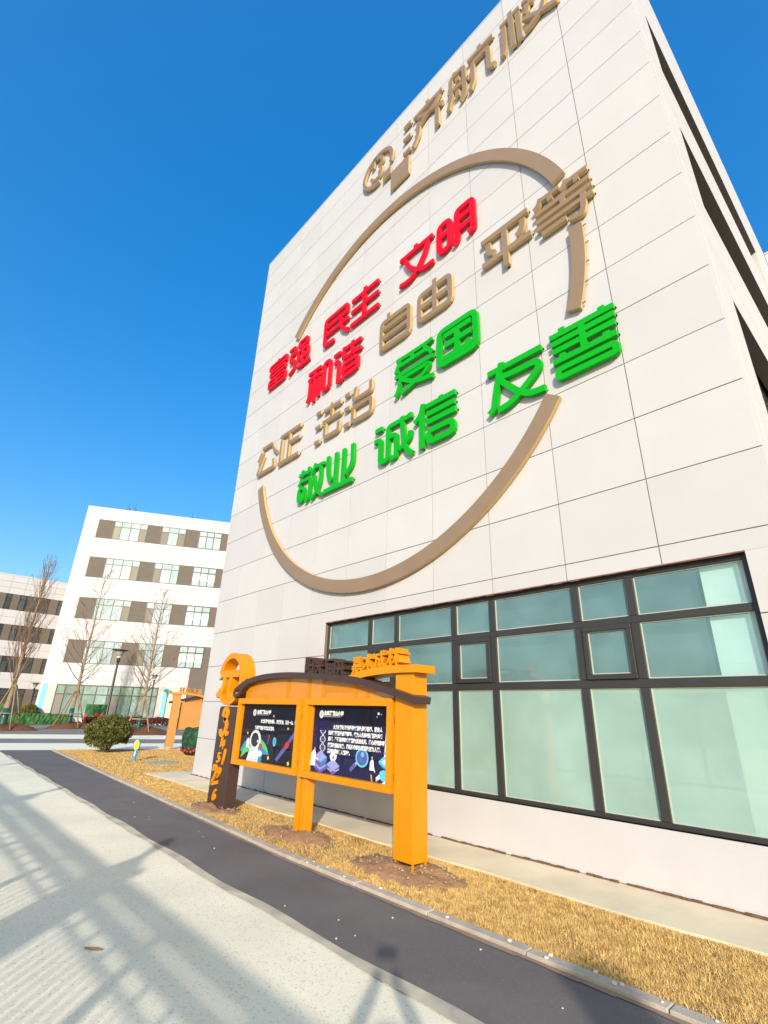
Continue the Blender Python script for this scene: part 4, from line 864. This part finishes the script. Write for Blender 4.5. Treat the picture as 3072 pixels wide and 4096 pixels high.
bare_tree(*T2_, 11.6, .155, 'open', 'tallest open bare tree in the middle, in front of the first window column', 11)
bare_tree(*T3_, 9.25, .125, 'open', 'shorter open bare tree to the right of the street lamp', 19)
support(*T1_, 1.0, 2.6, 'wooden pole support around the dense left tree', 1)
support(*T2_, 1.15, 2.55, 'wooden pole support around the tall middle tree', 2)
support(*T3_, 1.0, 2.3, 'wooden pole support around the right tree by the lamp', 3)

# ================================================================== hedges, net-wrapped plants, round bush
def leafy(name, pts_fn, n, size, m, parent=None, group=None, seed=0, flat=.5):
    r_ = np.random.default_rng(seed); V = np.zeros((n*4, 3)); 
    c = pts_fn(r_, n); a = r_.normal(size=(n, 3)); a /= np.linalg.norm(a, axis=1)[:, None]; b_ = r_.normal(size=(n, 3)); b_ -= a*(a*b_).sum(1)[:, None]; b_ /= np.linalg.norm(b_, axis=1)[:, None]
    s_ = size*r_.uniform(.6, 1.3, n)[:, None]
    V[0::4] = c-a*s_; V[1::4] = c+b_*s_*flat; V[2::4] = c+a*s_; V[3::4] = c-b_*s_*flat
    me = bpy.data.meshes.new(name); F = np.arange(n*4).reshape(-1, 4); me.from_pydata(V.tolist(), [], F.tolist()); me.materials.append(m); me.update()
    o = bpy.data.objects.new(name, me); return link(o, parent)
BU = empty('round_bush', (-7.95, .08, 0)); tag(BU, 'clipped round evergreen bush on the straw lawn beside the pale road', 'bush')
def bush_pts(r_, n):
    d = r_.normal(size=(n, 3)); d /= np.linalg.norm(d, axis=1)[:, None]; f = r_.uniform(0, 1, n)**.33; f = np.where(r_.uniform(size=n) < .75, .86+.14*r_.uniform(size=n), f*.9)
    lump = 1+.06*np.sin(5*d[:, 0]+2)*np.sin(6*d[:, 1])+.05*np.sin(9*d[:, 2]+3*d[:, 0])
    p = d*f[:, None]*lump[:, None]*np.array([.80, .80, .63]); p[:, 2] += .66
    low = p[:, 2] < .30; p[low, 2] += r_.uniform(0, .45, low.sum()); hole = (p[:, 2] < .42) & (np.sin(4*p[:, 0]+1)*np.sin(5*p[:, 1]) > .15); p[hole] *= np.array([.55, .55, 1.5]); return p
leafy('bush_foliage', bush_pts, 15000, .034, LEAF, BU, seed=4, flat=.6)
q = MB()
for i in range(9):
    t = i*.7; q.tube([(.06*math.cos(t), .06*math.sin(t), -.02), (.2*math.cos(t), .2*math.sin(t), .25), (.5*math.cos(t), .5*math.sin(t), .7)], [.03, .022, .01], 5)
q.build('stems', TWIG, BU)
HD = empty('clipped_hedge', (-33.0, 10.6, 0)); tag(HD, 'low dark red hedge in front of the coloured wall stripes', 'hedge')
def hedge_pts(r_, n):
    u_ = r_.uniform(-5.2, 4.2, n); v = r_.uniform(-.55, .55, n); z = .72*r_.uniform(0, 1, n)**.4*(1-.5*np.abs(v))+.05*np.sin(3*u_); return np.stack([.40*u_-.9*v, .9*u_+.4*v, z], 1)
leafy('hedge_foliage', hedge_pts, 9000, .085, mat('red_hedge_leaf', (.085, .022, .016), .7, var=.5, vscale=4), HD, seed=6)
# green net strip along the left bed
NS = empty('netted_hedge', (0, 0, 0)); tag(NS, 'long low hedge wrapped in bright green net beside the left trees', 'wrapped hedge')
q = MB(); n_ = 40; a_, b2 = Vector((-37.2, -.9, 0)), Vector((-38.3, 5.35, 0)); dv = (b2-a_).normalized(); nv = Vector((dv.y, -dv.x, 0)); nv = nv if nv.x > 0 else -nv
prof = [(.30, 0), (.36, .35), (.34, .70), (.20, .80), (-.20, .80), (-.35, .65), (-.36, 0)]
for i in range(n_+1):
    p = a_.lerp(b2, i/n_)
    for (o_, z) in prof:
        w_ = random.uniform(-.05, .05); q.v.append(tuple(p+nv*(o_+w_)+Vector((0, 0, z*(1+.06*math.sin(i*.9))+w_*.5))))
for i in range(n_):
    for k in range(len(prof)-1):
        q.f.append((i*7+k, (i+1)*7+k, (i+1)*7+k+1, i*7+k+1)); q.m.append(0)
q.f.append(tuple(range(7))); q.m.append(0); q.f.append(tuple(range(n_*7, n_*7+7))[::-1]); q.m.append(0)
q.build('net_cover', NETG, NS)
def dome_bush(x, y, rx, rz, label, seed, m=LEAF):
    root = empty('dome_bush', (x, y, 0)); tag(root, label, 'bush')
    def f(r_, n):
        d = r_.normal(size=(n, 3)); d /= np.linalg.norm(d, axis=1)[:, None]; d[:, 2] = np.abs(d[:, 2]); return d*np.array([rx, rx, rz])*r_.uniform(.85, 1.0, n)[:, None]
    leafy('bush_foliage', f, 3500, .07, m, root, seed=seed); q = MB(); q.tube([(0, 0, 0), (0, 0, rz*.8)], [.06, .02], 5); q.build('stem', TWIG, root)
dome_bush(-39.3, 2.6, .95, 1.55, 'dark dome shaped bush behind the green netted hedge', 31)
def netbox(x, y, w_, d_, h, label, seed, rot, band=True):
    r_ = random.Random(seed); root = empty('netted_shrub', (x, y, 0), rot); tag(root, label, 'wrapped shrub')
    q = MB(); lv = [0, .18, .36, .55, .75, .92, 1.0]; na = 20
    for f in lv:
        for k in range(na):
            t = 2*math.pi*k/na; c, s_ = math.cos(t), math.sin(t); e = .32; q.v.append((w_/2*math.copysign(abs(c)**e, c)*(1+r_.uniform(-.06, .06)), d_/2*math.copysign(abs(s_)**e, s_)*(1+r_.uniform(-.06, .06)), h*f+r_.uniform(-.02, .02)))
    for i in range(len(lv)-1):
        for k in range(na):
            q.f.append((i*na+k, i*na+(k+1) % na, (i+1)*na+(k+1) % na, (i+1)*na+k)); q.m.append(1 if band and ((i == 2 and r_.random() < .75) or (i == 1 and r_.random() < .3)) else 0)
    q.f.append(tuple((len(lv)-1)*na+k for k in range(na))); q.m.append(0); q.build('net_cover', [NETG, NETR], root)
netbox(-35.4, 6.7, 1.55, 1.0, 1.62, 'tall shrub boxed in green net with a red band in front of the glass', 5, R(64))
netbox(-38.9, .1, 1.5, 1.0, 1.5, 'green netted shrub at the left edge behind the dense tree', 6, R(75), False)
# big net-wrapped tub plant beside the wall
PT = empty('netted_planter', (-5.62, 2.62, 0)); tag(PT, 'big round plant in dark green net with a red flowered hem by the wall', 'wrapped plant')
q = MB(); prof = [(.40, .0), (.52, .10), (.60, .26), (.635, .45), (.62, .65), (.56, .82), (.55, .90), (.50, .93), (.44, .88), (.40, .70)]; na = 40
for (r, z) in prof:
    for k in range(na):
        t = 2*math.pi*k/na; rr = r*(1+.035*math.sin(5*t+z*6)+random.uniform(-.02, .02)); q.v.append((rr*math.cos(t), rr*math.sin(t), z+.03*math.sin(3*t)*(z > .7)))
for i in range(len(prof)-1):
    for k in range(na): q.f.append((i*na+k, i*na+(k+1) % na, (i+1)*na+(k+1) % na, (i+1)*na+k)); q.m.append(1 if i >= 7 else 0)
q.f.append(tuple((len(prof)-1)*na+k for k in range(na))); q.m.append(1)
DKG = mat('dark_net', (.007, .030, .017), .75, var=.5, vscale=14, col2=(.012, .075, .025), c2scale=9, bump=.4, bscale=25); RIMD = mat('net_rim_dark', (.03, .022, .02), .8, col2=(.16, .11, .06), c2scale=5)
q.build('net_cover', [DKG, RIMD], PT)
q = MB()
for i in range(46):
    t = i*.1366+random.uniform(-.05, .05); r_f = random.uniform(.028, .05); z = .19+random.uniform(-.06, .06)
    rr = .60+.02; c = Vector((rr*math.cos(t), rr*math.sin(t), z)); n_ = Vector((math.cos(t), math.sin(t), -.35)).normalized(); a = n_.cross(Vector((0, 0, 1))).normalized(); b_ = n_.cross(a)
    q.add([tuple(c+n_*.012)]+[tuple(c+a*(r_f*math.cos(s_))*(1+.25*(k % 2))+b_*(r_f*math.sin(s_))*(1+.25*(k % 2))) for k, s_ in enumerate(np.linspace(0, 5.5, 10))], [(0, k+1, (k+1) % 10+1) for k in range(10)])
q.build('red_flower_hem', mat('hem_red', (.50, .025, .04), .6, var=.3, vscale=8), PT)

RKS = blob('boulder', -21.6, 4.1, .42, .75, .36, mat('tan_rock', (.40, .26, .14), .9, var=.2, vscale=5, bump=.5, bscale=8), .3, .12, 5, 18, seed=77); tag(RKS, 'low tan boulder lying beside the mulch of the shorter tree', 'boulder')

# ================================================================== lamps, racket sign, cover
def lamp(x, y, H, label):
    root = empty('street_lamp', (x, y, 0)); tag(root, label, 'street lamp', 'black street lamps')
    q = MB(); q.lathe([(.10, 0), (.10, .25), (.065, .32), (.05, H-.75), (.05, H-.62)], n=14); q.build('pole', BLACK, root, True)
    q = MB(); q.lathe([(.05, H-.62), (.075, H-.60), (.085, H-.42), (.05, H-.38)], n=14); q.build('collar', BLACK, root, True)
    q = MB(); q.lathe([(.09, H-.38), (.13, H-.28), (.22, H-.10), (.235, H-.055)], n=20); q.build('glass_bowl', mat('smoked_bowl', (.30, .25, .235), .2, spec=.6) if 'smoked_bowl' not in bpy.data.materials else bpy.data.materials['smoked_bowl'], root, True)
    q = MB(); q.lathe([(.085, H-.40), (.10, H-.36), (.11, H-.22), (.07, H-.2)], n=14); q.v = [(a*1.05, b*1.05, c) for a, b, c in q.v]; q.build('bulb_holder', LAMPG, root, True)
    q = MB(); q.lathe([(.10, H-.06), (.40, H-.045), (.39, H-.02), (.18, H), (.02, H+.012)], n=26); q.build('lamp_cap', BLACK, root, True)
lamp(-14.2, 1.62, 4.25, 'nearest tall black street lamp with a flat disc cap, behind the round bush')
lamp(-33.2, 10.2, 4.15, 'black street lamp right of the shorter tree, in front of the glass front')
lamp(-40.6, 2.75, 3.25, 'small black lamp between the left trees in front of the low wing')
RK = empty('racket_sign', (-4.37, -.03, 0), R(38)); tag(RK, 'small blue and yellow racket shaped sign stuck in the straw lawn', 'lawn sign')
q = MB(); hd = ell(.0, .465, .115, .165, n=30); q.prism_xz(hd, -.016, .016); q.build('racket_rim', mat('sign_blue', (.02, .26, .60), .4), RK)
q = MB(); q.prism_xz(ell(.0, .465, .092, .142, n=30), -.0215, .0215); q.build('racket_face', mat('sign_yellow', (.66, .56, .02), .45), RK)
q = MB(); q.prism_xz([(-.035, .0), (.035, 0), (.048, .14), (.03, .33), (-.03, .33), (-.052, .12)], -.020, .020); q.prism_xz([(.025, .16), (.075, .20), (.085, .26), (.03, .22)], -.019, .019); q.build('racket_handle', bpy.data.materials['sign_blue'], RK)
q = MB(); q.prism_xz([(-.03, .16), (.0, .30), (.022, .30), (-.01, .14)], -.0225, .0225); q.build('racket_stripe', PW, RK)
MC = empty('utility_cover', (-3.35, .44, 0), R(21)); tag(MC, 'square pale green utility cover set into the straw lawn', 'manhole cover')
q = MB(); q.box(-.36, .36, -.36, .36, -.02, .022); bevel(q.build('lid', mat('cover_green', (.30, .42, .33), .7, var=.15, vscale=8), MC), .01)
q = MB(); 
for i in range(60):
    t = random.uniform(-.45, .45); s_ = random.choice((-1, 1)); x, y = ((s_*random.uniform(.38, .45), t) if random.random() < .5 else (t, s_*random.uniform(.38, .45))); r = random.uniform(.02, .04); q.box(x-r, x+r, y-r, y+r, 0, .025)
q.build('rubble_rim', STONE, MC)

# ================================================================== dead grass, soil patches, stones, litter
def blades(name, P, hmin, hmax, wd, seed):
    r_ = np.random.default_rng(seed); n = len(P); az = r_.uniform(0, 2*np.pi, n); ln = r_.uniform(.4, 2.2, n); h = r_.uniform(hmin, hmax, n)
    tip = np.stack([P[:, 0]+np.cos(az)*h*ln, P[:, 1]+np.sin(az)*h*ln, P[:, 2]+h/np.sqrt(1+ln*ln*.5)], 1); pz = az+np.pi/2+r_.uniform(-.5, .5, n)
    off = np.stack([np.cos(pz), np.sin(pz), np.zeros(n)], 1)*(wd*r_.uniform(.6, 1.4, n))[:, None]
    V = np.empty((n*3, 3)); V[0::3] = P-off; V[1::3] = P+off; V[2::3] = tip
    me = bpy.data.meshes.new(name); me.vertices.add(n*3); me.vertices.foreach_set('co', V.ravel()); me.loops.add(n*3); me.loops.foreach_set('vertex_index', np.arange(n*3)); me.polygons.add(n); me.polygons.foreach_set('loop_start', np.arange(0, n*3, 3)); me.materials.append(STRAW); me.update(calc_edges=True)
    o = bpy.data.objects.new(name, me); tag(o, kind='stuff'); return link(o)
soil_c = [(4.60, -1.55, .75, .36), (7.12, -1.52, .75, .40), (9.28, -1.50, .85, .44)]
def in_soil(P): 
    k = np.zeros(len(P), bool)
    for (x, y, a, b_) in soil_c: k |= ((P[:, 0]-x)/a)**2+((P[:, 1]-y)/b_)**2 < (.85+.25*np.sin(P[:, 0]*23)*np.sin(P[:, 1]*19))
    return k
def strip_pts(n, x0, x1, seed):
    r_ = np.random.default_rng(seed); x = r_.uniform(x0, x1, n); ky = np.where(x < 8, -1.76-.055*x, -2.2-.004*(x-8))+.055; top = -.875+.02*np.sin(x*2.1); y = ky+(top-ky)*r_.uniform(0, 1, n)
    P = np.stack([x, y, np.zeros(n)], 1); k = in_soil(P); dens = np.sin(x*5.1+y*7)*np.sin(x*2.3-y*4.7+1); return P[~k & (r_.uniform(size=n) < .75+.35*dens)]
blades('dry_grass', np.concatenate([strip_pts(150000, 8.6, 14.6, 1), strip_pts(70000, 1.0, 8.8, 2)]), .012, .036, .0026, 3)
def lawn_pts(n, seed):
    r_ = np.random.default_rng(seed); x = r_.uniform(-9.6, 1.2, n); y = r_.uniform(-2.0, 4.5, n); ky = -1.70-.055*x
    k = (y > ky) & (x > E1(0)+.08*y*3.5) & ~((x > -.9) & (y > -.88)) & ~((np.abs(x+3.35) < .42) & (np.abs(y-.44) < .42)); return np.stack([x, y, np.zeros(n)], 1)[k]
blades('dry_lawn_grass', lawn_pts(160000, 5), .015, .04, .005, 6)
for i, (x, y, a, b_) in enumerate(soil_c):
    o = blob('soil_patch', x, y, a, b_, .045, SOIL, 0, .5, 6, 26, seed=50+i); tag(o, kind='structure')
q = MB(); r_ = random.Random(5)
for (x, y, a, b_) in soil_c:
    for i in range(170 if x > 9 else 90):
        t = r_.uniform(0, 6.28); f = r_.uniform(.1, 1.15)**.7; px_, py_ = x+a*f*math.cos(t), y+b_*f*math.sin(t); r = r_.choice((.006, .008, .010, .013, .018, .024))*r_.uniform(.7, 1.2); z = .045*max(0, 1-f**2.6)
        a3 = r_.uniform(0, 6.28); vs = []
        for (u, v, w_) in ((1, 0, 0), (-1, 0, 0), (0, 1, 0), (0, -1, 0), (0, 0, 1), (0, 0, -1)): s_ = r_.uniform(.7, 1.3); vs.append((px_+r*s_*(u*math.cos(a3)-v*math.sin(a3)), py_+r*s_*(u*math.sin(a3)+v*math.cos(a3)), z+r*.4+r*.7*s_*w_))
        q.add(vs, [(0, 2, 4), (2, 1, 4), (1, 3, 4), (3, 0, 4), (2, 0, 5), (1, 2, 5), (3, 1, 5), (0, 3, 5)])
o = q.build('rubble', STONE); tag(o, kind='stuff')
q = MB()
for i in range(16):
    x = r_.uniform(3, 13); y = dark_y(x)+r_.uniform(.1, 1.05); s_ = r_.uniform(.003, .006); q.box(x-s_, x+s_, y-s_, y+s_, -.012, -.012+s_*1.2)
for i in range(16):
    x = r_.uniform(8, 13); y = kerb_y(x)+r_.uniform(-.06, .05); s_ = r_.uniform(.005, .012); q.box(x-s_, x+s_, y-s_, y+s_, .02, .02+s_*1.2)
o = q.build('loose_pebbles', mat('pale_pebble', (.70, .64, .55), .8)); tag(o, kind='stuff')
q = MB(); q.tube([(9.16, -4.73, -.006), (9.205, -4.70, -.004), (9.24, -4.665, -.005), (9.275, -4.64, -.006)], [.006, .009, .009, .004], 6); o = q.build('twig', TWIG); tag(o, 'short brown twig lying on the pale paving', 'twig')

# ================================================================== school fence behind the camera (seen only in glass and as shadow)
FYY = -8.55
def fence(x0, n, label):
    root = empty('school_fence', (x0, FYY, 0)); tag(root, label, 'fence'); L = 1.45
    for k in range(n):
        xa, xb = k*L, (k+1)*L
        for (z, z2) in ((2.18, 2.32), (2.027, 2.134), (1.924, 1.955), (.18, .24)):
            q = MB(); q.box(xa, xb, -.025, .025, z, z2); q.build('rail', BLACK, root)
        q = MB()
        for i in range(3): x = xa+L*(i+1)/4; q.box(x-.02, x+.02, -.012, .012, 1.9551, 2.0269)
        for i in range(12): x = xa+.06+i*.12; q.box(x-.0065, x+.0065, -.0065, .0065, .2401, 1.9239)
        o = q.build('bars', BLACK, root); o['kind'] = 'stuff'
        q = MB(); q.box(xa-.035, xa+.035, -.0255, .0255, 0, 2.325); q.build('post', BLACK, root)
fence(12.33-1.45*12, 20, 'dark steel school fence behind the viewer')
for x in (0.5, 6.3, 12.08):
    root = empty('fence_pillar', (x, FYY+.02, 0)); tag(root, 'square pillar of the school fence with a lantern', 'pillar', 'pillars of the school fence')
    q = MB(); q.box(-.18, .18, -.18, .18, 0, 2.26); q.build('shaft', mat('pillar_stone', (.36, .16, .09), .8, var=.1) if 'pillar_stone' not in bpy.data.materials else bpy.data.materials['pillar_stone'], root)
    q = MB(); q.box(-.21, .21, -.21, .21, 2.2605, 2.34); q.build('cap', CONC, root)
    q = MB(); q.lathe([(.16, 2.331), (.14, 2.42), (.06, 2.50), (.05, 2.62), (.09, 2.66), (.10, 2.76), (.05, 2.84)], n=12); q.build('lantern', BLACK, root)

# ================================================================== the photographer and a gate pillar (outside the frame, their shadows fall into it)
def person(name, loc, rz, joints, edges, radii, label, cloth):
    bm = bmesh.new(); ly = bm.verts.layers.skin.verify(); vs = [bm.verts.new(j) for j in joints]
    for v, r in zip(vs, radii): v[ly].radius = (r, r)
    vs[0][ly].use_root = True
    for a, b in edges: bm.edges.new((vs[a], vs[b]))
    me = bpy.data.meshes.new(name); bm.to_mesh(me); bm.free(); me.materials.append(cloth)
    o = bpy.data.objects.new(name, me); link(o); sk = o.modifiers.new('skin', 'SKIN'); sk.use_smooth_shade = True; sb = o.modifiers.new('sub', 'SUBSURF'); sb.levels = 1; sb.render_levels = 1
    dg = bpy.context.evaluated_depsgraph_get(); m2 = bpy.data.meshes.new_from_object(o.evaluated_get(dg)); bpy.data.objects.remove(o)
    m2.name = name; o = bpy.data.objects.new(name, m2); o.location = loc; o.rotation_euler = (0, 0, rz); link(o); tag(o, label, 'person'); return o
def body_pts(h, arms_up):
    k = h/1.6; P = [(0, 0, .85), (0, 0, 1.1), (0, -.01, 1.30), (0, -.01, 1.40), (0, .02, 1.50)]; Rr = [.13, .135, .13, .05, .10]; E_ = [(0, 1), (1, 2), (2, 3), (3, 4)]
    def add(p, r, par): P.append(p); Rr.append(r); E_.append((par, len(P)-1)); return len(P)-1
    for s_ in (-1, 1):
        i = add((s_*.10, 0, .80), .095, 0); i = add((s_*.11, .01, .45), .062, i); i = add((s_*.11, -.02, .07), .045, i); add((s_*.12, .13, .04), .04, i)
        i = add((s_*.18, -.01, 1.31), .06, 2)
        if arms_up: i = add((s_*.24, .16, 1.40), .045, i); i = add((s_*.08, .33, 1.62), .033, i); add((s_*.055, .36, 1.70), .032, i)
        else: i = add((s_*.25, -.02, 1.05), .045, i); i = add((s_*.25, .06, .80), .035, i); add((s_*.25, .08, .72), .035, i)
    P.append((0, .03, 1.58)); Rr.append(.095); E_.append((4, len(P)-1))
    return [tuple(c*k for c in p) for p in P], E_, [r*k for r in Rr]
JK = mat('dark_coat', (.03, .035, .05), .8)
yaw = math.atan2(-fwd.x, fwd.y)
P_, E_, R_ = body_pts(1.52, True); R_ = [r*1.35 for r in R_]; bx, by = CAM.x-.46*fwd.x/.93, CAM.y-.46*fwd.y/.93
person('person', (bx, by, -.02), yaw, P_, E_, R_, 'person in a dark coat holding up a phone, behind the viewpoint', JK)
q = MB(); q.box(-.075, .075, .03, .038, -.035, .04); ph = q.build('phone', BLACK); ph.location = CAM; ph.rotation_euler = (0, 0, yaw+math.pi); tag(ph, 'black phone held up by the person in the dark coat', 'phone')
gp = empty('gate_pillar', (18.41, -8.55, 0)); tag(gp, 'tall plain gate pillar at the end of the school fence', 'pillar')
q = MB(); q.box(-.15, .15, -.15, .15, 0, 3.20); q.build('shaft', bpy.data.materials['pillar_stone'], gp); q = MB(); q.box(-.17, .17, -.17, .17, 3.2005, 3.28); q.build('cap', CONC, gp)

# ================================================================== what stands across the road (mirrored in the glass)
def far_block(x0, x1, y0, y1, h, m, label):
    root = empty('block_across_road', (0, 0, 0)); tag(root, label, 'building'); q = MB(); q.box(x0, x1, y0, y1, 0, h); q.build('wall', m, root); q = MB(); q.box(x0-.1, x1+.1, y0-.1, y1+.1, h, h+.3); q.build('roof', ROOFM, root)
    q = MB(); st_ = 3.2; k = 0
    for z in np.arange(1.2, h-2, st_):
        for x in np.arange(x0+1, x1-1.5, 3.0): q.box(x, x+1.4, y1-.05, y1+.03, z, z+1.5)
    if q.v: q.build('window_rows', PANED, root)
far_block(2.0, 4.9, -46, -40, 13.5, WHITE_P, 'slim white stair tower across the road')
BRK = mat('brick_far', (.33, .17, .11), .9)
far_block(-95, -78, -150, -135, 15.5, BRK, 'brown brick housing block across the road'); far_block(-77, -60, -150, -138, 11.5, BRK, 'lower brown housing block across the road'); far_block(-140, -112, -160, -140, 12, BRK, 'wide brown housing block across the road')
